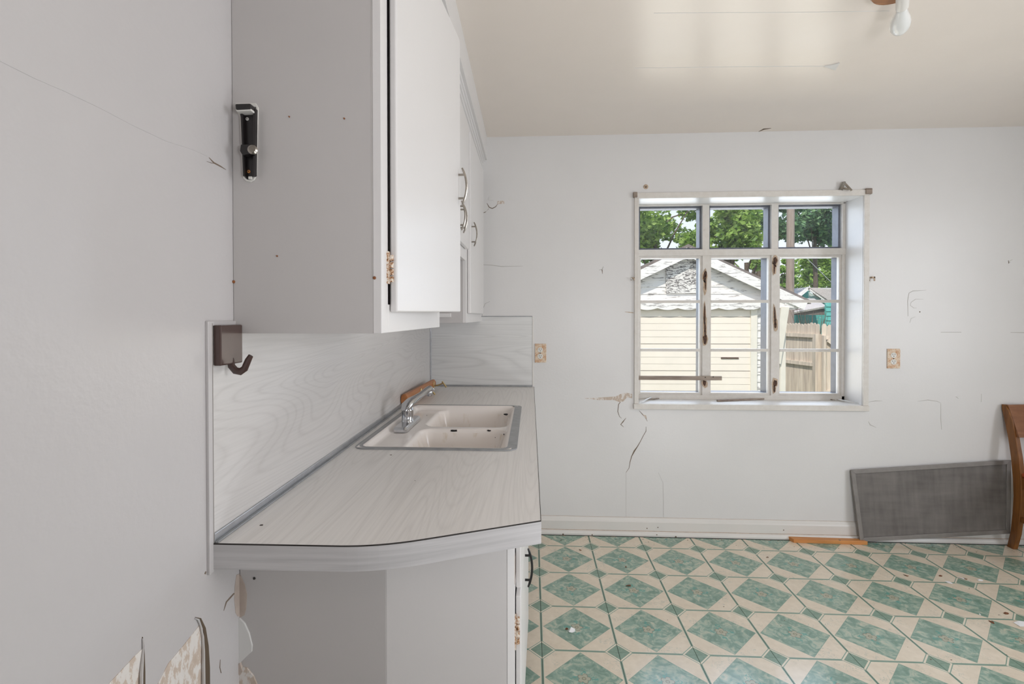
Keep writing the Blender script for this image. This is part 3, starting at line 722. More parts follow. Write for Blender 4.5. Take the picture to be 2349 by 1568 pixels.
# ------------------------------------------------------------------ black bracket on the near cabinet side
def bp(px, py, y=YN): return at(px, py, y=y)
bk = thing('wall_bracket', bp(570, 415), 'black metal wall bracket with two screws on the near cabinet side', 'bracket')
def plate(pts, y0, y1, nm, mat, par=bk, bev=.001):
    P = [at(x, y, y=min(y0, y1)) for x, y in pts]
    return MB().extr([(p.x, y0, p.z) for p in P], (0, y1-y0, 0)).build(nm, mat, par, bevel=bev)
plate([(540, 236), (586, 236), (592, 246), (590, 300), (588, 400), (583, 412), (574, 417), (564, 415), (557, 408), (553, 330), (549, 268), (541, 252)], YN-.004, YN-.0002, 'paint_edge', M['whiteplastic'])
plate([(548, 250), (586, 244), (588, 262), (586, 330), (583, 400), (576, 411), (566, 411), (559, 404), (556, 330), (552, 270)], YN-.007, YN-.004, 'back_plate', M['black'])
plate([(551, 256), (556, 254), (561, 404), (557, 404)], YN-.016, YN-.007, 'side_flange', M['black']); plate([(580, 250), (586, 248), (584, 402), (579, 404)], YN-.016, YN-.007, 'side_flange', M['black'])
plate([(538, 237), (574, 236), (575, 250), (540, 252)], YN-.030, YN-.007, 'head', M['black'], bev=.003)
plate([(540, 250), (576, 249), (576, 254), (542, 255)], YN-.028, YN-.007, 'head_lip', M['whiteplastic'])
plate([(552, 331), (572, 331), (575, 352), (556, 356), (550, 346)], YN-.024, YN-.007, 'clamp', M['black'])
p = bp(580, 344, YN-.020); MB().lathe([(0, 0), (.0095, 0), (.0095, .003), (.006, .006), (0, .006)], (p.x, YN-.020, p.z), (.35, -1, 0), 16).build('clamp_knob', M['nickel'], bk, smooth=True)
for px, py, mt in ((567.5, 273, 'whiteplastic'), (571, 393.5, 'plank')):
    p = bp(px, py, YN-.007); sc_ = MB().lathe([(0, 0), (.0034, 0), (.0030, .0014), (0, .0018)], (p.x, YN-.007, p.z), (0, -1, 0), 12).build('screw', M[mt], bk)
    s_ = MB().box(p.x-.0016, p.x+.0016, YN-.0091, YN-.0088, p.z-.0004, p.z+.0004); s_.box(p.x-.0004, p.x+.0004, YN-.0091, YN-.0088, p.z-.0016, p.z+.0016); s_.build('screw_slot', M['dark'], sc_)
plate([(569, 404), (578, 404), (577, 411), (569, 410)], YN-.010, YN-.007, 'paint_edge', M['whiteplastic'])

# ------------------------------------------------------------------ brown hook on the left wall
ha, hb = at_wall(483, 745), at_wall(543, 745)
z0h, z1h = at_wall(510, 835).z, at_wall(500, 745).z
hk = thing('wall_hook', ((ha.x+hb.x)/2, (ha.y+hb.y)/2, z0h), 'glossy brown plastic wall hook above the counter end on the left wall', 'hook')
TH = .016
ya, yb = ha.y, hb.y-.012
wallbox(MB(), ya, yb, z0h, z1h, .004, .004+TH).build('plate', M['brown'], hk, bevel=.003)
xo = XW(yb)+.004+TH; yc = (ya+yb)/2+.004
zk = z0h
MB().tube([(xo-.006, yc, zk+.012), (xo-.004, yc, zk-.004), (xo+.004, yc, zk-.013), (xo+.014, yc, zk-.015), (xo+.023, yc, zk-.009), (xo+.030, yc, zk+.007), (xo+.036, yc, zk+.017)],
          [.007, .0075, .0075, .0075, .007, .0065, .005], 12, .55, upv=(0, 1, 0)).build('hook', M['brown'], hk, smooth=True)

# ------------------------------------------------------------------ outlets
def outlet(pxa, pya, pxb, pyb, label):
    a, c = at(pxa, pya, y=YW), at(pxb, pyb, y=YW); x0, x1, z0, z1 = a.x, c.x, c.z, a.z; cx_ = (x0+x1)/2; cz = (z0+z1)/2
    th = thing('wall_outlet', (cx_, YW, z0), label, 'outlet', 'rusty electrical outlets')
    BOX(x0, x1, YW-.006, YW, z0, z1).build('cover_plate', M['rustplate'], th, bevel=.002)
    for k, dz in enumerate((.0205, -.0195)):
        c_ = (cx_-.002, YW-.006, cz+dz)
        rc = MB().lathe([(0, 0), (.0165, 0), (.0165, .0015), (.0155, .0022), (0, .0022)], c_, (0, -1, 0), 20).build('receptacle', M['whiteplastic'], th)
        s_ = MB()
        s_.box(c_[0]-.0075, c_[0]-.0052, c_[1]-.0027, c_[1]-.002, c_[2], c_[2]+.009); s_.box(c_[0]+.005, c_[0]+.0073, c_[1]-.0027, c_[1]-.002, c_[2]+.001, c_[2]+.009)
        s_.lathe([(0, 0), (.0026, 0), (.0026, .0007), (0, .0007)], (c_[0], c_[1]-.002, c_[2]-.006), (0, -1, 0), 8); s_.build('slot', M['dark'], rc)
    MB().lathe([(0, 0), (.004, 0), (.003, .0015), (0, .002)], (cx_-.002, YW-.006, cz), (0, -1, 0), 10).build('screw', M['rust'], th)
outlet(1227, 788, 1253, 831, 'rust-speckled outlet beside the grey backsplash at the counter end')
outlet(2034.5, 799.5, 2063.5, 844.5, 'rust-speckled outlet on the wall right of the window')

# ------------------------------------------------------------------ leaning insect screen
TLp, TRp = at(1949.5, 1077, y=YW-.012), at(2316, 1054, y=YW-.012)
BLp, BRp = at(1971, 1241, y=YW-.046), at(2314, 1222, y=YW-.046)
ex = (TRp-TLp).normalized(); 
BRp = BLp+(TRp-TLp)*((BRp-BLp).length/(TRp-TLp).length)
nrm = (TRp-TLp).cross(BLp-TLp).normalized()
if nrm.y > 0: nrm = -nrm
si = thing('window_screen', (TLp+BRp)/2*1.0-Vector((0, 0, (TLp.z+BRp.z)/2-BLp.z)), 'grey framed insect screen leaning against the wall beside the chair', 'window screen')
def L2(u, v): return TLp.lerp(TRp, u).lerp(BLp.lerp(BRp, u), v)
fwu, fwv = .026, .055
def sbar(nm, c):
    return MB().extr([L2(*q) for q in c], nrm*.011).build(nm, M['screenframe'], si, bevel=.0012)
sbar('frame_rail', [(0, 0), (1, 0), (1-fwu, fwv), (fwu, fwv)]); sbar('frame_rail', [(0, 1), (1, 1), (1-fwu, 1-fwv), (fwu, 1-fwv)])
sbar('frame_stile', [(0, 0), (0, 1), (fwu, 1-fwv), (fwu, fwv)]); sbar('frame_stile', [(1, 0), (1, 1), (1-fwu, 1-fwv), (1-fwu, fwv)])
MB().extr([L2(fwu*.7, fwv*.7)+nrm*.003, L2(1-fwu*.7, fwv*.7)+nrm*.003, L2(1-fwu*.7, 1-fwv*.7)+nrm*.003, L2(fwu*.7, 1-fwv*.7)+nrm*.003], nrm*.0015).build('mesh', M['screen'], si)

# ------------------------------------------------------------------ plank on the floor
pa_, pb_ = at(1821, 1244.5, z=0), at(1990.5, 1249.5, z=0)
d = (pb_-pa_).normalized(); n_ = Vector((-d.y, d.x, 0))
pk = MB().extr([pa_+Vector((0, 0, .0003)), pb_+Vector((0, 0, .0003)), pb_+n_*.036+d*(-.02)+Vector((0, 0, .0003)), pa_+n_*.038-d*.012+Vector((0, 0, .0003))], (0, 0, .021)).build('wooden_plank', M['plank'], bevel=.0015)
tag(pk, 'short orange pine plank on the floor against the baseboard under the window', 'plank')
kn = at(1926, 1238, z=.0215)
MB().lathe([(0, 0), (.007, 0), (.005, .0006), (0, .0008)], (kn.x, kn.y, .0212), (0, 0, 1), 10).build('knot', M['crack'], pk)

# ------------------------------------------------------------------ chair at the right edge
chx = at(2322, 1256, z=.0).x; chy = at(2322, 1256, z=0).y
ch = thing('dining_chair', (chx+.22, chy-.18, 0), 'brown wooden chair with a wide curved top rail, beside the leaning screen', 'chair')
pxs = [(2322, 1258), (2331, 1222), (2336, 1180), (2339, 1140), (2338, 1100), (2333, 1050), (2326, 1005), (2318, 965), (2310, 938), (2306, 927)]
prof = []
for px, py in pxs:
    p = at(px, py, x=chx); prof.append((p.y, p.z))
prof[0] = (prof[0][0], .0)
hw_ = [.020, .021, .022, .024, .025, .024, .023, .024, .020, .010]
def post(x):
    mb = MB(); n = len(prof); vs, fs = [], []
    for (y, z), h in zip(prof, hw_):
        vs += [(x-.013, y-h, z), (x+.013, y-h, z), (x+.013, y+h, z), (x-.013, y+h, z)]
    for k in range(n-1):
        for e_ in range(4): fs.append((4*k+e_, 4*k+(e_+1) % 4, 4*k+4+(e_+1) % 4, 4*k+4+e_))
    fs += [(0, 1, 2, 3), (4*n-4, 4*n-1, 4*n-2, 4*n-3)]
    return mb.add(vs, fs).build('back_post', M['chairwood'], ch, bevel=.003)
WCH = .42
post(chx); post(chx+WCH)
ztp, zlo = prof[-1][1], at(2330, 1001, x=chx).z
yt, yl = prof[-1][0], at(2330, 1001, x=chx).y-.002
rows = []
for sgn in (1,):
    mb = MB(); N = 10; vs, fs = [], []
    for k in range(N+1):
        u = k/N; bow = .020*math.sin(math.pi*u); x = chx-.004+(WCH+.008)*u
        vs += [(x, yl-.026+bow, zlo), (x, yl-.008+bow, zlo), (x, yt-.004+bow, ztp), (x, yt-.024+bow, ztp)]
    for k in range(N):
        for e_ in range(4): fs.append((4*k+e_, 4*k+4+e_, 4*k+4+(e_+1) % 4, 4*k+(e_+1) % 4))
    fs += [(0, 1, 2, 3), (4*N, 4*N+3, 4*N+2, 4*N+1)]
    mb.add(vs, fs).build('top_rail', M['chairtop'], ch, bevel=.003)
sy_ = prof[3][0]
BOX(chx-.005, chx+WCH+.005, sy_-.40, sy_-.005, .425, .452).build('seat', M['seat'], ch, bevel=.01)
for x in (chx, chx+WCH):
    BOX(x-.010, x+.010, sy_-.37, sy_-.015, .365, .425).build('seat_rail', M['chairwood'], ch)
    MB().prism([(x-.017, sy_-.40), (x+.017, sy_-.40), (x+.017, sy_-.366), (x-.017, sy_-.366)], 0, .425).build('leg', M['chairwood'], ch, bevel=.002)
    MB().beam((x, sy_-.37, .185), (x, sy_-.015, .185), .016, .028).build('stretcher', M['chairwood'], ch)
BOX(chx+.013, chx+WCH-.013, sy_-.395, sy_-.375, .365, .425).build('seat_rail', M['chairwood'], ch)
BOX(chx+.013, chx+WCH-.013, sy_-.02, sy_+.0, .365, .425).build('seat_rail', M['chairwood'], ch)

# ------------------------------------------------------------------ ceiling lamp
cl = at(2061, -34, z=HC)
lp = thing('ceiling_lamp', (cl.x, cl.y, HC-.15), 'bare white light bulb in a porcelain socket on a brown ceiling canopy', 'ceiling lamp')
MB().lathe([(0, 0), (.080, 0), (.080, .010), (.072, .022), (.0, .024)], (cl.x, cl.y, HC), (0, 0, -1), 32).build('canopy', M['canopywood'], lp, smooth=True)
s1 = at(2071, -6, z=HC-.052); s2 = at(2069.5, 17, z=HC-.064); ax = (s2-s1).normalized(); s0 = s1-ax*.06
s0 = Vector((s1.x, s1.y-.02, HC-.020))
MB().tube([s0, s1*.5+s0*.5, s1, s2], [.022, .0205, .019, .0185], 20).build('socket', M['porcelain'], lp, smooth=True)
tip = at(2063, 74, z=HC-.083); ax = (tip-s2).normalized(); Lb = (tip-s2).length
pr = [(.0, 0), (.0145, 0), (.0150, .10), (.0175, .20), (.0250, .38), (.0295, .55), (.0305, .66), (.0285, .79), (.0225, .90), (.0125, .975), (.0, 1.0)]
MB().lathe([(r_, h*Lb) for r_, h in pr], s2, ax, 28).build('bulb', M['bulb'], lp, smooth=True, angle=0)

# ------------------------------------------------------------------ cracks, flakes and torn paint
def pxpoly(pts, plane): return [plane(x, y) for x, y in pts]
back = lambda x, y: at(x, y, y=YW)
ceil_ = lambda x, y: at(x, y, z=HC)
def ribbon(pts, wd, plane, nrm, mat, par, nm='crack', th=.0006):
    n = len(pts); L_, R_ = [], []
    for k, (x, y) in enumerate(pts):
        a, c = pts[max(k-1, 0)], pts[min(k+1, n-1)]; dx, dy = c[0]-a[0], c[1]-a[1]; l = math.hypot(dx, dy) or 1
        w_ = (wd[k] if isinstance(wd, (list, tuple)) else wd)/2
        L_.append((x-dy/l*w_, y+dx/l*w_)); R_.append((x+dy/l*w_, y-dx/l*w_))
    return MB().extr(pxpoly(L_+R_[::-1], plane), Vector(nrm)*th).build(nm, mat, par)
def patch(pts, plane, nrm, mat, par, nm, th=.0008): return MB().extr(pxpoly(pts, plane), Vector(nrm)*th).build(nm, mat, par)
NB, NC, NL = (0, -1, 0), (0, 0, -1), (1, 0, 0)
# back wall
patch([(1340, 913), (1380, 911), (1412, 909), (1424, 903), (1436, 900), (1450, 903), (1450, 913), (1438, 911), (1430, 920), (1421, 922), (1409, 917), (1372, 917)], back, NB, M['bare'], wall_back, 'bare_patch')
ribbon([(1363, 914), (1395, 914), (1412, 917)], [.5, 1.6, 1.2], back, NB, M['crack'], wall_back)
ribbon([(1428, 915), (1419, 927), (1417, 943), (1421, 955), (1426, 959)], [1, 1.6, 1.5, 1, .5], back, NB, M['crack'], wall_back)
ribbon([(1436, 958), (1429, 967), (1424, 973), (1431, 979)], [.5, 2.2, 2, .5], back, NB, M['crack'], wall_back)
patch([(1474, 950), (1482, 952), (1484, 960), (1479, 958)], back, NB, M['bare'], wall_back, 'bare_patch')
ribbon([(1466, 941), (1474, 950), (1481, 958), (1485, 966)], [.6, 1.5, 1.4, .5], back, NB, M['crack'], wall_back)
ribbon([(1482, 978), (1482, 988), (1475, 1000), (1469, 1012), (1462, 1024), (1455, 1034), (1449, 1046), (1445, 1060), (1443, 1073), (1436, 1083)], [.6, 1.3, 1.2, 1.2, 1.8, 3.2, 1.8, 1.4, 1, .7], back, NB, M['crack'], wall_back); ribbon([(1436, 1083), (1436, 1190)], .9, back, NB, M['hair'], wall_back)
ribbon([(1510, 1083), (1521, 1107), (1522, 1150), (1522, 1195)], [.6, 1, 1.4, .8], back, NB, M['hair'], wall_back)
ribbon([(1103, 607), (1130, 608), (1150, 611), (1200, 610)], [1, 1.2, 1.4, .5], back, NB, M['faint'], wall_back)
patch([(1103, 463), (1113, 464), (1122, 477), (1116, 484), (1106, 489), (1103, 487)], back, NB, M['flake'], wall_back, 'paint_flake', .002)
patch([(1141, 461), (1156, 460), (1157, 467), (1141, 468)], back, NB, M['bare'], wall_back, 'bare_patch')
ribbon([(1117, 466), (1122, 475), (1129, 478), (1137, 474), (1142, 467)], [1, 2, 2, 1.6, .6], back, NB, M['crack'], wall_back)
ribbon([(1121, 478), (1112, 487), (1103, 489)], [1.6, 1.6, .6], back, NB, M['crack'], wall_back)
for x, y in ((1123, 458), (1170, 458)): patch([(x, y-7), (x+2, y-6), (x+9, y+1), (x-3, y+1)], back, NB, M['flake'], wall_back, 'paint_flake', .003)
ribbon([(1384, 611), (1381, 618), (1374, 619)], [1, 2.4, .6], back, NB, M['faint'], wall_back); ribbon([(1381, 618), (1382, 628)], [2.2, .6], back, NB, M['crack'], wall_back)
ribbon([(1433, 715), (1444, 716), (1453, 717)], [.6, 2, 1.6], back, NB, M['ruststain'], wall_back)
ribbon([(1992, 966), (1996, 974), (2010, 980)], [.6, 2, .6], back, NB, M['faint'], wall_back)
ribbon([(1990, 922), (2008, 919), (2024, 919)], [.5, 1.4, .5], back, NB, M['faint'], wall_back); ribbon([(2105, 920), (2128, 917), (2150, 920), (2158, 924)], [.5, 1.4, 1, .6], back, NB, M['faint'], wall_back)
ribbon([(2158, 925), (2158, 960), (2160, 985)], [.7, 1.2, .5], back, NB, M['faint'], wall_back)
ribbon([(2252, 903), (2251, 922)], [1.4, 1.4], back, NB, M['flake'], wall_back, 'paint_flake', .002); patch([(2192, 909), (2200, 908), (2198, 913)], back, NB, M['flake'], wall_back, 'paint_flake', .004)
ribbon([(2083, 725), (2082, 690), (2085, 672), (2094, 667), (2125, 665)], [.7, 1.3, 1.3, 1.6, .5], back, NB, M['faint'], wall_back, 'scuff'); ribbon([(2118, 686), (2100, 686), (2090, 693), (2088, 700), (2096, 706), (2103, 706)], [.5, 1, 1, 1, 1, .5], back, NB, M['faint'], wall_back, 'scuff')
ribbon([(2087, 740), (2090, 730), (2100, 726)], [.5, 1, .5], back, NB, M['faint'], wall_back, 'scuff')
ribbon([(2158, 761.5), (2205, 761.5)], 1.2, back, NB, M['faint'], wall_back); ribbon([(2318, 762), (2349, 762.5)], [1, 1.6], back, NB, M['faint'], wall_back)
ribbon([(2313, 597), (2314, 604)], [1, 1.6], back, NB, M['crack'], wall_back); patch([(2313, 600), (2322, 595), (2317, 602)], back, NB, M['flake'], wall_back, 'paint_flake', .003)
ribbon([(1106, 728), (1107, 710), (1113, 696), (1124, 691)], [.6, 1, 1, .5], back, NB, M['faint'], wall_back, 'scuff')
for px, py, r in ((1504, 1221, 1.3), (1483, 1209, 1.4), (1508, 1207, 1.3), (1586, 1193, 1.4), (1547, 1226, 2.3), (1291, 1220, 2), (1357, 1221, 1.6), (1795, 1213, 1.4), (2110, 715, 1.5)):
    p = at(px, py, y=YW); 
    MB().lathe([(0, 0), (r*.0026, 0), (r*.0018, .002), (0, .002)], (p.x, YW-(.030 if py > 1217 else .014 if py > 1200 else 0), p.z), (0, -1, 0), 7).build('dirt_spot', M['crack'], wall_back)
# ceiling
ribbon([(1740, 302), (1752, 296), (1769, 294)], [.6, 3, .6], ceil_, NC, M['crack'], ceiling)
patch([(1890, 151), (1908, 148), (1926, 143), (1916, 160), (1906, 156)], ceil_, NC, M['flake'], ceiling, 'paint_flake', .004); ribbon([(1892, 153), (1908, 153), (1918, 152)], [.6, 1.8, .5], ceil_, NC, M['faint'], ceiling)
ribbon([(1455, 156), (1680, 153), (1890, 151.5)], [.5, 1.0, .8], ceil_, NC, M['flake'], ceiling, 'seam'); ribbon([(1500, 30), (1830, 28), (2040, 25)], .8, ceil_, NC, M['flake'], ceiling, 'seam')
# left wall
ribbon([(0, 140), (80, 180), (150, 210), (230, 248), (300, 285), (380, 323), (440, 342), (475, 358)], [.7]*7+[.9], at_wall, NL, M['hair'], wall_left)
ribbon([(479, 361), (490, 373), (505, 381), (518, 389)], [.6, 3.0, 2.6, .5], at_wall, NL, M['crack'], wall_left); ribbon([(474, 370), (486, 374), (493, 375)], [.4, 1.2, .6], at_wall, NL, M['crack'], wall_left)
patch([(458, 1432), (463, 1440), (471, 1480), (476, 1530), (480, 1850), (330, 1850), (362, 1566), (386, 1520), (420, 1480)], at_wall, NL, M['bare'], wall_left, 'bare_patch')
patch([(327, 1486), (331, 1530), (334, 1850), (215, 1850), (250, 1566), (282, 1532), (310, 1502)], at_wall, NL, M['bare'], wall_left, 'bare_patch')
def curl(line, rad, ang, mat, nm='peeling_paint'):       # paint sheet rolling off the wall along a torn line
    rows = []
    for (px, py), r_ in zip(line, rad):
        p = at_wall(px, py); row = []
        for k in range(9):
            t_ = R(ang)*k/8
            row.append(p+Vector((r_*(1-math.cos(t_))+.0012, -r_*math.sin(t_), 0)))
        rows.append(row)
    o = MB().sheet(rows).build(nm, mat, wall_left, smooth=True, angle=0); md = o.modifiers.new('solid', 'SOLIDIFY'); md.thickness = .0009; return o
curl([(446, 1417), (452, 1419), (458, 1432), (463, 1457), (464, 1490), (464, 1530), (464, 1570), (463, 1850)], [.0006, .0015, .0025, .0035, .0045, .005, .0055, .006], 120, M['leftflake'])
curl([(326, 1463), (327, 1485), (325, 1510), (322, 1540), (316, 1850)], [.0006, .0015, .003, .0045, .007], 120, M['leftflake'])
ribbon([(447, 1415), (459, 1418), (468, 1440), (473, 1480), (475, 1530), (476, 1850)], [.8, 3, 6, 9, 11, 12], at_wall, NL, M['umber'], wall_left, th=.0011)  # shade inside the paint roll, put in as a dark ribbon
ribbon([(326, 1460), (328, 1480), (329, 1500), (329, 1540), (329, 1850)], [.8, 2, 3, 6, 8], at_wall, NL, M['umber'], wall_left, th=.0011)  # same painted shade along the second roll
# corner between left wall and base cabinet
endp = lambda x, y: at(x, y, y=1.0075)
patch([(542, 1318), (538, 1345), (537, 1375), (540, 1405), (545, 1413), (553, 1413), (553, 1314)], at_wall, NL, M['paper'], wall_left, 'torn_paper')
patch([(541, 1314), (553, 1320), (562, 1340), (567, 1362), (565, 1395), (561, 1410), (552, 1415), (541, 1408)], endp, NB, M['paper'], bc, 'torn_paper')
ribbon([(547, 1316), (547, 1360), (547, 1408)], [2, 3, 2], endp, NB, M['dark'], bc, 'gap_line', .0022)
ribbon([(537, 1360), (528, 1370), (519, 1380), (513, 1400)], [2.5, 3, 2.5, .6], at_wall, NL, M['crack'], wall_left)
patch([(541, 1409), (552, 1416), (563, 1428), (573, 1450), (580, 1478), (579, 1492), (566, 1504), (553, 1517), (541, 1520)], endp, NB, M['flake'], bc, 'paint_flake', .004)
patch([(541, 1520), (552, 1517), (557, 1528), (568, 1530), (583, 1548), (592, 1570), (596, 1610), (541, 1610)], endp, NB, M['bare'], bc, 'paint_flake', .003)
patch([(548, 1522), (553, 1516), (559, 1536), (553, 1545), (548, 1540)], endp, NB, M['paper'], bc, 'torn_paper', .005)
ribbon([(505, 1512), (504, 1530), (507, 1543)], [.6, 1.4, 1.6], at_wall, NL, M['crack'], wall_left); ribbon([(472, 1310), (470, 1316)], [2, 3], at_wall, NL, M['crack'], wall_left)

# ------------------------------------------------------------------ small hardware round the window
def hw_thing(name, loc, label, cat='bracket', group='old curtain hardware'): return thing(name, loc, label, cat, group)
p = at(1481.5, 428, y=YW)
h = hw_thing('wall_screw', p, 'single screw in a worn washer above the window left corner', 'screw')
MB().lathe([(0, 0), (.015, 0), (.014, .002), (0, .0025)], (p.x, YW, p.z), NB, 14).build('washer', M['ruststain'], h); MB().lathe([(0, 0), (.005, 0), (.004, .012), (0, .013)], (p.x, YW-.002, p.z-.003), NB, 10).build('screw', M['crack'], h)
p = at(1940, 430, y=YW)
h = hw_thing('curtain_bracket', p, 'bent metal curtain bracket above the window right corner')
for k, (a0, b0, a1, b1) in enumerate(((1926, 436, 1934, 417), (1930, 437, 1938, 416), (1936, 418, 1950, 434), (1940, 422, 1954, 437), (1928, 430, 1948, 434))):
    q0, q1 = at(a0, b0, y=YW-.006-.004*k), at(a1, b1, y=YW-.022-.003*k)
    MB().beam(q0, q1, .012, .0025, (0, -1, .3)).build('metal_strap', M['nickel'], h)
def clip_(px, py, y, label, s=.012, mat='ruststain'):
    p = at(px, py, y=y); h = hw_thing('curtain_bracket', p, label)
    BOX(p.x-s, p.x+s*.2, y-.003, y, p.z-s*1.3, p.z+s).build('plate', M['trim'], h, bevel=.0008)
    mb = MB(); mb.box(p.x-s*.2, p.x+s*1.1, y-.022, y-.003, p.z+s*.3, p.z+s); mb.box(p.x+s*.5, p.x+s*1.1, y-.022, y-.019, p.z-s*.9, p.z+s); mb.build('arm', M[mat], h, bevel=.001)
    MB().lathe([(0, 0), (.003, 0), (.002, .002), (0, .002)], (p.x-s*.5, y-.003, p.z-s*.5), NB, 8).build('screw', M['rust'], h)
clip_(1695, 459, WD-.010, 'small bracket under the window head, middle of the frame')
clip_(1934, 459, WD-.010, 'rusty bracket under the window head, right corner of the frame', .014, 'rust')
clip_(1450, 640, YW-.001, 'rusty catch on the wall left of the window', .010)
clip_(1996, 640, YW-.001, 'small L-shaped bracket on the wall right of the window casing', .014)
# strips and debris on the sill
a0, a1 = at(1466, 866, y=WD-.013), at(1655, 867, y=WD-.013)
wsx = MB().beam((wl+.003, WD-.014, a0.z), (a1.x, WD-.014, a1.z), .012, .026).build('wood_strip', M['strip']); tag(wsx, 'narrow weathered strip lying across the lower left window panes', 'strip')
for px, py in ((1618, 865), (1636, 864)):
    q = at(px, py, y=WD-.02); MB().lathe([(0, 0), (.004, 0), (.003, .002), (0, .002)], (q.x, WD-.020, q.z), NB, 8).build('nail_head', M['dark'], wsx)
def on_sill(px, py, z=0.0): return at(px, py, z=wb+.001+z)
q0, q1 = on_sill(1645, 920.5), on_sill(1758, 916)
st = MB().beam(q0+Vector((0, 0, .006)), q1+Vector((0, 0, .006)), .014, .010).build('wood_stick', M['strip'], bevel=.001); tag(st, 'dark thin wooden stick lying on the middle of the window sill', 'stick')
for k, (pts, lab, mt) in enumerate((
    ([(1472, 924), (1484, 919), (1496, 914), (1508, 910)], 'white curled paint strip on the left end of the sill', 'flake'),
    ([(1484, 917), (1500, 917), (1516, 914)], 'brown splinter under the paint strip at the sill left end', 'crack'),
    ([(1884, 915), (1900, 917), (1916, 919)], 'brown splinter on the right end of the sill', 'crack'),
    ([(1910, 914), (1930, 921), (1950, 925), (1974, 926)], 'long white paint strip on the right end of the sill', 'flake'))):
    P = [on_sill(x, y) for x, y in pts]
    for i, q in enumerate(P): q.z = wb+.0065+(.006 if 0 < i < len(P)-1 and mt == 'flake' else 0)
    o = MB().tube(P, [.003]+[.006]*(len(P)-2)+[.002], 7, .5).build('paint_strip' if mt == 'flake' else 'splinter', M[mt]); tag(o, lab, 'debris', 'debris on the window sill')

# ------------------------------------------------------------------ scraps on the floor
def scrap(px, py, s, lab, mat, cat='scrap', nm='paper_scrap', fold=.006, rot=None):
    p = at(px, py, z=0); a = rot if rot is not None else random.uniform(0, 6.28)
    c, n_ = Vector((math.cos(a), math.sin(a), 0)), Vector((-math.sin(a), math.cos(a), 0)); P = Vector((p.x, p.y, .0006))
    rows = [[P-c*s-n_*s*.45+Vector((0, 0, fold*.3)), P-c*s*.9+n_*s*.4], [P-c*s*.1-n_*s*.5, P+n_*s*.55+Vector((0, 0, fold))], [P+c*s*.8-n_*s*.2, P+c*s+n_*s*.3+Vector((0, 0, fold*.4))]]
    o = MB().sheet(rows).build(nm, mat); md = o.modifiers.new('solid', 'SOLIDIFY'); md.thickness = .0006; md.offset = 1
    tag(o, lab, cat, 'litter on the tile floor'); return o
M['paperwhite'] = plain('white_scrap', (.82, .82, .82), .6, var=.04)
M['leafbrown'] = plain('dry_leaf', (.22, .085, .035), .7, var=.4, scale=90)
scrap(1312, 1448, .016, 'white paper scrap with a raised corner on the floor near the base cabinet', M['paperwhite'], fold=.014, rot=.3)
scrap(1300, 1443, .007, 'small reddish sliver touching the white scrap near the base cabinet', M['leafbrown'], nm='paper_scrap', rot=.2)
scrap(2347, 1431, .034, 'large white paper piece cut by the right edge of the photo', M['paperwhite'], fold=.003, rot=.15)
for px, py, s, lab in ((2204, 1325.5, .014, 'white flake nearest the wall, left of the flake pair'), (2221, 1332, .006, 'tiny white flake between two larger white flakes'), (2249, 1331, .014, 'white flake rightmost of the flakes before the chair'),
                       (2177, 1336, .015, 'thin white sliver leftmost of the flakes before the chair'), (2248, 1409, .006, 'tiny white flake below the chair flakes, mid floor'), (1527, 1231, .008, 'tiny white chip at the baseboard under the crack')):
    scrap(px, py, s, lab, M['paperwhite'], nm='paint_chip', cat='paint chip', fold=.003)
for px, py, s, lab in ((1441, 1343, .014, 'largest reddish-brown leaf bit, on a big green diamond'), (1331, 1261, .009, 'brown leaf bit on beige near the counter end'), (1436, 1300, .007, 'small brown bit in the second tile from the counter'),
                       (2078, 1319.5, .011, 'orange-brown leaf bit on beige before the screen'), (2275, 1427, .012, 'brown leaf bit beside the large white paper piece'), (2309, 1407, .012, 'brown leaf bit above the large white paper piece'),
                       (1760, 1278, .008, 'brown bit on beige, left of the plank'), (1732, 1234, .010, 'brown clump at the baseboard under the window'), (2158, 1321, .009, 'dark dry twig bit left of the white flakes'), (2214, 1327, .008, 'reddish bit among the white flakes')):
    scrap(px, py, s, lab, M['leafbrown'], nm='leaf_bit', cat='leaf bit', fold=.004)
rng = random.Random(3)
mb = MB()
for k in range(260):                                    # grit along the baseboard and cabinet
    if k < 170: x, y = rng.uniform(.1, 3.4), YW-.034-abs(rng.gauss(0, .05))
    else: x, y = rng.uniform(0, 2.9), rng.uniform(1.3, 3.0)
    s = rng.uniform(.0008, .0026); mb.box(x-s, x+s, y-s*.7, y+s*.7, 0, s*.5)
g = mb.build('grit', M['crack']); g['kind'] = 'stuff'; g['label'] = 'dark grit scattered on the tile floor'; g['category'] = 'grit'

# ------------------------------------------------------------------ outside the window
GZ = -.72
struct(MB().box(-30, 60, 3.45, 120, GZ-.3, GZ).build('ground', M['lawn']))
YG = 9.0
def G(px, py, y=YG): return at(px, py, y=y)
apex, er, = G(1573, 566), G(1836, 687)
gcx = apex.x; half_ = er.x-gcx; el_x = gcx-half_
eave_z = er.z; slope = (apex.z-eave_z)/half_
wallr = G(1790, 760).x; walll = 2*gcx-wallr
ga = thing('garage', (gcx, YG, GZ), 'peeling white and cream wooden garage with a gable, seen through the window', 'garage')
def garroof(sgn, nm):
    d0 = .09
    mb = MB(); xo = gcx+sgn*(half_+.10)
    zo = eave_z-slope*.10
    mb.extr([(gcx, YG-.15, apex.z+.03), (xo, YG-.15, zo+.03), (xo, YG-.15, zo-.03), (gcx, YG-.15, apex.z-.03)], (0, 5.1, 0)); return mb.build(nm, M['darkroof'], ga)
garroof(1, 'roof_slope'); garroof(-1, 'roof_slope')
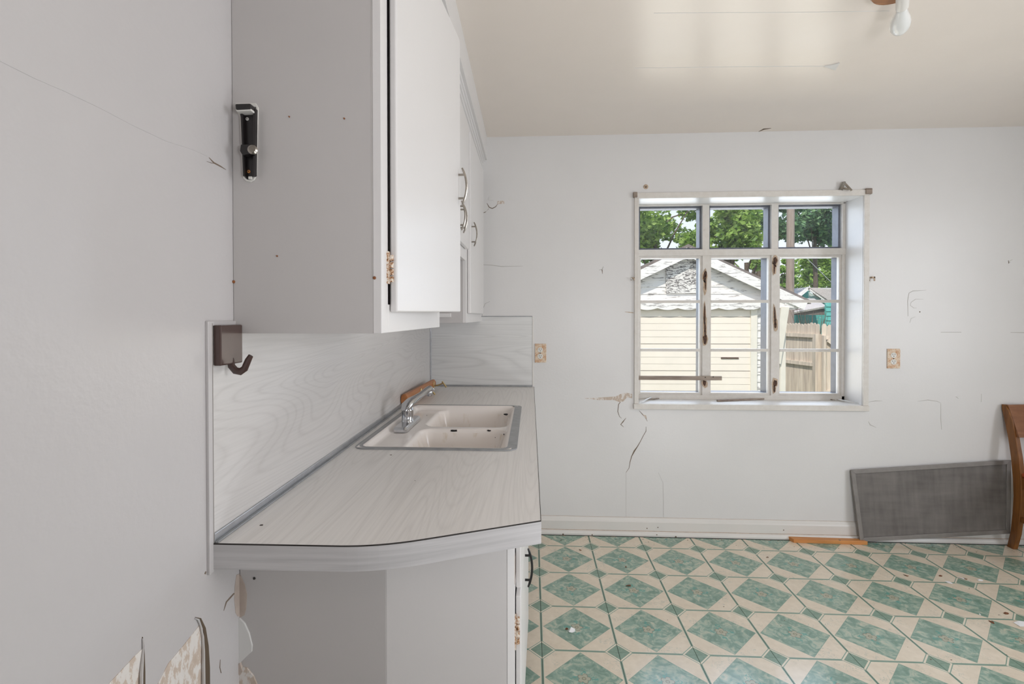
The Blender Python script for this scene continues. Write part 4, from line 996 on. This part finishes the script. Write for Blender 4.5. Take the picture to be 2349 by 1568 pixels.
for sgn in (1, -1):
    a, c = Vector((gcx, YG-.17, apex.z-.11)), Vector((gcx+sgn*half_, YG-.17, eave_z-.11))
    MB().beam(a, c, .03, .16, (0, -1, 0) if False else (0, 0, 1)).build('fascia_board', M['gar_white'], ga)
# gable clapboards
zsc = G(1600, 690).z
z = zsc; k = 0
bh = .125
while z < apex.z-.12:
    hwid = (apex.z-.10-z)/slope; h2 = (apex.z-.10-(z+bh))/slope
    if hwid > .1:
        h2 = max(h2, .02)
        MB().extr([(gcx-hwid, YG-.016, z), (gcx+hwid, YG-.016, z), (gcx+h2, YG-.002, z+bh), (gcx-h2, YG-.002, z+bh)], (0, .03, 0)).build('clapboard', M['gar_white'], ga)
    z += bh; k += 1
pa2, pb2 = G(1527, 594), G(1602, 672)
BOX(pa2.x, pb2.x, YG-.045, YG-.012, pb2.z, pa2.z+.10).build('gable_hatch', M['gar_peel'], ga)
# scalloped board under the gable
top, low = G(1600, 690, YG-.14).z, G(1600, 706, YG-.14).z
xa_, xb2 = gcx-half_+.05, gcx+half_-.05
pts = [(xa_, YG-.14, top), (xb2, YG-.14, top)]
N = 11; pitch = (xb2-xa_)/N
for i in range(N-1, -1, -1):
    for s_ in range(5, -1, -1):
        u = s_/6; pts.append((xa_+(i+u)*pitch, YG-.14, low-.035*math.sin(math.pi*u)))
MB().extr(pts, (0, .03, 0)).build('scalloped_board', M['gar_white'], ga)
BOX(xa_, xb2, YG-.14, YG, top-.02, top).build('soffit', M['gar_white'], ga)
# walls, overhead door of planks
dxr = G(1719, 800).x; dxl = 2*gcx-dxr-1.0
BOX(walll-.5, wallr, YG+.02, YG+4.8, GZ, zsc+.02).build('wall', M['gar_cream'], ga)
dz0, dz1 = GZ+.03, G(1600, 711).z
nP = 19; ph = (dz1+.12-dz0)/nP
for i in range(nP):
    z0 = dz0+i*ph
    BOX(dxl, dxr, YG-.035, YG, z0+.002, z0+ph-.002 if i % 4 else z0+ph-.008).build('door_plank', M['gar_cream'], ga)
BOX(dxr, dxr+.11, YG-.06, YG+.02, GZ, zsc).build('door_trim', M['gar_trim'], ga); 
i = 0; z = GZ
while z < zsc-.02:
    MB().extr([(dxr+.11, YG-.02, z), (dxr+.11, YG+.02, z), (dxr+.11, YG+.02, z+.13), (dxr+.11, YG-.004, z+.13)], (wallr-dxr-.11, 0, 0)).build('clapboard', M['gar_white'], ga); z += .13
BOX(wallr-.02, wallr+.07, YG-.05, YG+.05, GZ, zsc).build('corner_board', M['gar_trim'], ga)
br0, br1 = G(1811, 707, YG-.3), G(1784, 800, YG-.05)
MB().beam((br0.x, YG-.12, br0.z+.03), (br1.x-.03, YG-.04, br1.z-.25), .13, .10, (0, -1, 0)).build('brace', M['gar_trim'], ga)
BOX(wallr, br0.x+.15, YG-.16, YG-.05, top-.12, top-.02).build('eave_block', M['gar_white'], ga)
BOX(G(1652, 820).x, G(1692, 820).x, YG-.05, YG-.035, G(1660, 822).z, G(1660, 819).z).build('door_handle', M['rust'], ga)

# fence: each picket, rail and post a part
f0, f1 = at(1797, 800, y=13.6), at(1873, 800, y=12.5)
fl = Vector((f0.x, 13.6, 0)); frr = Vector((f1.x, 12.5, 0)); fd = (frr-fl).normalized()
fn = Vector((fd.y, -fd.x, 0))
fn = fn if fn.y < 0 else -fn
fe = thing('wooden_fence', (frr.x, frr.y, GZ), 'weathered grey board fence with two rails beyond the garage', 'fence')
span = 5.2; fs_ = frr-fd*2.2
ztopf = at(1860, 741, y=12.6).z
w_ = .098; i = 0; rg = random.Random(5)
while i*(w_+.006) < 2.2:
    a = fs_+fd*(i*(w_+.006)); z1 = ztopf+rg.uniform(-.02, .02); tdir = fd*w_
    P = [a+Vector((0, 0, GZ+.02)), a+tdir+Vector((0, 0, GZ+.02)), a+tdir+Vector((0, 0, z1-.05)), a+tdir*.72+Vector((0, 0, z1)), a+tdir*.28+Vector((0, 0, z1)), a+Vector((0, 0, z1-.05))]
    MB().extr(P, -fn*.018).build('picket', M['fence'], fe); i += 1
def rail(px, pyl, pyr, nm='rail', e0=fs_, e1=frr):
    z = at(1873, pyr, y=12.5).z
    MB().beam(e0+fn*.03+Vector((0, 0, z)), e1+fn*.03+Vector((0, 0, z)), .07, .09).build(nm, M['fence'], fe)
rail(0, 0, 770); rail(0, 0, 836)
po = frr+fn*.05; BOX(po.x-.02, po.x+.14, po.y-.07, po.y+.07, GZ, at(1880, 766, y=12.4).z).build('post', M['fence'], fe)
gt = thing('fence_gate', (frr.x+.9, frr.y-.2, GZ), 'weathered wooden gate with a diagonal brace right of the fence post', 'gate')
gs = frr+fd*.16; gd = Vector((1, -.25, 0)).normalized(); gn = Vector((gd.y, -gd.x, 0)); gn = gn if gn.y < 0 else -gn
for i in range(15):
    a = gs+gd*(i*.112); z1 = ztopf-.02+rg.uniform(-.02, .02); tdir = gd*.105
    P = [a+Vector((0, 0, GZ+.06)), a+tdir+Vector((0, 0, GZ+.06)), a+tdir+Vector((0, 0, z1-.05)), a+tdir*.72+Vector((0, 0, z1)), a+tdir*.28+Vector((0, 0, z1)), a+Vector((0, 0, z1-.05))]
    MB().extr(P, -gn*.018).build('picket', M['fence'], gt)
zg1, zg2 = at(1900, 774, y=12.3).z, GZ+.25
for z in (zg1, zg2): MB().beam(gs+gn*.02+Vector((0, 0, z)), gs+gd*1.65+gn*.02+Vector((0, 0, z)), .04, .09).build('rail', M['fence'], gt)
MB().beam(gs+gd*.12+gn*.06+Vector((0, 0, zg1-.05)), gs+gd*1.5+gn*.06+Vector((0, 0, zg2+.05)), .04, .10).build('brace', M['fence'], gt)
MB().beam(gs+gd*.03+gn*.05+Vector((0, 0, GZ+.1)), gs+gd*.03+gn*.05+Vector((0, 0, zg1+.05)), .05, .09, (0, 1, 0)).build('stile', M['fence'], gt)

# teal house further off
YH = 24.0
def H(px, py, y=YH): return at(px, py, y=y)
th_ = thing('teal_house', (H(1880, 700).x, YH, GZ), 'teal sided house with a pale shingle roof beyond the fence', 'house')
ap, gl, gr = H(1846, 662), H(1822, 690), H(1876, 693)
MB().extr([(gl.x, YH, gl.z), (gr.x+.25, YH, gl.z), (ap.x, YH, ap.z)], (0, .2, 0)).build('gable', M['tealpale'], th_)
BOX(gl.x+.1, gr.x+6, YH+.05, YH+4.5, GZ, gl.z+.02).build('wall', M['teal'], th_)
rdg = H(1846, 661)
def slope_(p0, p1, p2, p3, nm): 
    P = [Vector(p) for p in (p0, p1, p2, p3)]; n_ = (P[1]-P[0]).cross(P[3]-P[0]).normalized(); n_ = n_ if n_.z > 0 else -n_
    MB().extr(P, n_*.08).build(nm, M['shingle'], th_)
slope_((ap.x, YH-.3, ap.z), (ap.x+9, YH+1.5, ap.z), (ap.x+9, YH-1.2, gl.z-.05), (gr.x+.35, YH-.35, gl.z-.1), 'roof_slope')
slope_((ap.x, YH-.3, ap.z), (ap.x, YH+4, ap.z), (gl.x-.35, YH+4, gl.z-.1), (gl.x-.35, YH-.3, gl.z-.1), 'roof_slope')
for s_, e_ in ((gl, -.3), (gr, .3)): MB().beam((ap.x, YH-.32, ap.z+.02), (s_.x+e_, YH-.32, gl.z-.06), .06, .14).build('rake_board', M['gar_white'], th_)
gv = H(1847, 676); BOX(gv.x-.12, gv.x+.12, YH-.05, YH, gv.z-.25, gv.z+.25).build('gable_vent', M['teal'], th_)
vt = H(1901, 668, YH-.2); BOX(vt.x-.25, vt.x+.25, YH-.35, YH+.1, vt.z-.06, vt.z+.12).build('roof_vent', M['darkroof'], th_)
yp = YH-2.5
q0, q1, q2, q3 = at(1790, 712, y=yp), at(1896, 699, y=yp+1.2), at(1896, 706, y=yp), at(1790, 722, y=yp)
slope_((q0.x, yp+2.2, q0.z+.55), (q1.x, yp+2.2, q1.z+.25), (q2.x, yp, q2.z), (q3.x, yp, q3.z-.05), 'porch_roof')
BOX(at(1822, 725, y=yp).x, at(1895, 725, y=yp).x, yp+.1, yp+.25, at(1850, 722, y=yp).z, at(1850, 708, y=yp).z).build('porch_beam', M['darkroof'], th_)
sx_ = at(1894, 725, y=yp-.2).x
z = GZ
zt3 = at(1900, 701, y=yp-.2).z
while z < zt3:
    MB().extr([(sx_, yp-.24, z), (sx_+4, yp-.24, z), (sx_+4, yp-.20, z+.19), (sx_, yp-.20, z+.19)], (0, .1, 0)).build('shingle_course', M['teal'], th_); z += .19
BOX(at(1830, 725, y=yp).x, at(1852, 725, y=yp).x, yp+2.30, yp+2.36, GZ, at(1850, 716, y=yp).z).build('window', M['dark'], th_)

# utility pole and wire
YP = 17.0
b0, b1 = at(1811, 740, y=YP), at(1814, 455, y=YP)
up_ = thing('utility_pole', (b0.x, YP, GZ), 'tall weathered wooden utility pole behind the garage roof', 'utility pole')
b0.z = GZ; top_ = b1+(b1-b0)*.35
MB().tube([b0, b0.lerp(top_, .5), top_], [.135, .125, .11], 12).build('pole', M['pole'], up_, smooth=True)
wr0, wr1 = at(1843, 585, y=YP), at(1925, 665, y=YP)
MB().tube([wr0+(wr0-wr1)*.42, wr0, wr1, wr1+(wr1-wr0)*.3], .012, 6).build('guy_wire', M['aluminium'], up_)

# trees: leaf masses on branching trunks
def tree(name, label, px, Y, pyc, rx, rz, n, mat, leaf=(.10, .2), seed=1, ry=None, trunk=True, clumps=16):
    rg = random.Random(seed); c = at(px, pyc, y=Y)
    t = thing(name, (c.x, Y, GZ), label, 'tree', 'trees behind the garage')
    ry = ry or rx
    cl_ = []
    for k in range(clumps):
        while True:
            u = Vector((rg.uniform(-1, 1), rg.uniform(-1, 1), rg.uniform(-1, 1)))
            if u.length < 1: break
        cl_.append((c+Vector((u.x*rx*.85, u.y*ry*.85, u.z*rz*.8)), rg.uniform(.24, .42)*min(rx, rz)))
    vs, fs = [], []
    for k in range(n):
        cc, r_ = rg.choice(cl_); d = Vector((rg.gauss(0, 1), rg.gauss(0, 1), rg.gauss(0, 1))).normalized()*r_*rg.uniform(.55, 1.05)
        p = cc+Vector((d.x, d.y, d.z*.8)); a = Vector((rg.gauss(0, 1), rg.gauss(0, 1), rg.gauss(0, .6))).normalized(); b = a.orthogonal().normalized()
        b = (b*math.cos(k)+a.cross(b)*math.sin(k)).normalized(); s = rg.uniform(*leaf); i0 = len(vs)
        vs += [p-a*s*.5, p+b*s*.28-a*s*.05, p+a*s*.55, p-b*s*.28-a*s*.05]; fs.append((i0, i0+1, i0+2, i0+3))
    f = MB(); f.v, f.f = [Vector(v) for v in vs], fs
    fo = f.build('foliage', M[mat], t, recalc=False); fo['kind'] = 'stuff'
    if trunk:
        MB().tube([(c.x, Y, GZ), (c.x+.1, Y, (GZ+c.z)/2), (c.x, Y, c.z)], [.17, .13, .07], 9).build('trunk', M['bark'], t, smooth=True)
        for k in range(7):
            e = cl_[k % len(cl_)][0]; s0_ = Vector((c.x, Y, GZ+(c.z-GZ)*(.55+.06*k)))
            MB().tube([s0_, s0_.lerp(e, .5)+Vector((0, 0, .2)), e], [.045, .03, .012], 6).build('branch', M['bark'], t, smooth=True)
    return t
tree('leafy_tree', 'broad bright green tree behind the garage, left upper panes', 1500, 20, 505, 2.6, 1.75, 9000, 'leaf_a', (.12, .24), 1, clumps=26)
tree('leafy_tree', 'bright green tree in the middle upper pane above the gable', 1668, 16, 515, 1.3, 1.25, 6500, 'leaf_a', (.12, .24), 2, clumps=18)
tree('leafy_tree', 'dark green tree beside the utility pole, middle and right upper panes', 1738, 23, 490, 1.8, 1.55, 5000, 'leaf_b', (.13, .26), 3, clumps=14)
tree('leafy_tree', 'large dark green tree right of the pole in the upper right pane', 1868, 31, 498, 2.5, 2.2, 6000, 'leaf_b', (.18, .36), 4, clumps=16)
tree('leafy_tree', 'bright green round tree above the teal house roof', 1878, 45, 625, 3.1, 2.8, 7500, 'leaf_a', (.22, .42), 5, clumps=22)
tree('leafy_tree', 'thin young tree with sparse leaves right of the gable peak', 1712, 18.6, 602, .95, .7, 900, 'leaf_a', (.10, .18), 6, clumps=7)
tree('leafy_tree', 'pale leafy tree left of the utility pole, middle row of panes', 1795, 30, 628, .95, .95, 1500, 'leaf_a', (.16, .28), 7, clumps=9)
tree('leafy_tree', 'distant bright green tree at the right edge of the window', 1945, 41, 548, 2.1, 1.5, 3000, 'leaf_a', (.2, .34), 8, clumps=10)
# dry twigs beyond the fence
tb = at(1868, 735, y=14.5); tg = thing('dry_bush', (tb.x, 14.5, GZ), 'bare dry twiggy bush showing over the fence top', 'bush'); rg = random.Random(9)
mb = MB()
for k in range(34):
    a = Vector((tb.x+rg.uniform(-.05, .05), 14.5, GZ)); e = Vector((tb.x+rg.uniform(-.55, .55), 14.5+rg.uniform(-.3, .3), tb.z+rg.uniform(-.05, .35)))
    mb.tube([a, a.lerp(e, .6)+Vector((rg.uniform(-.1, .1), 0, .1)), e], [.012, .009, .004], 5)
o = mb.build('twigs', M['bark'], tg); o['kind'] = 'stuff'
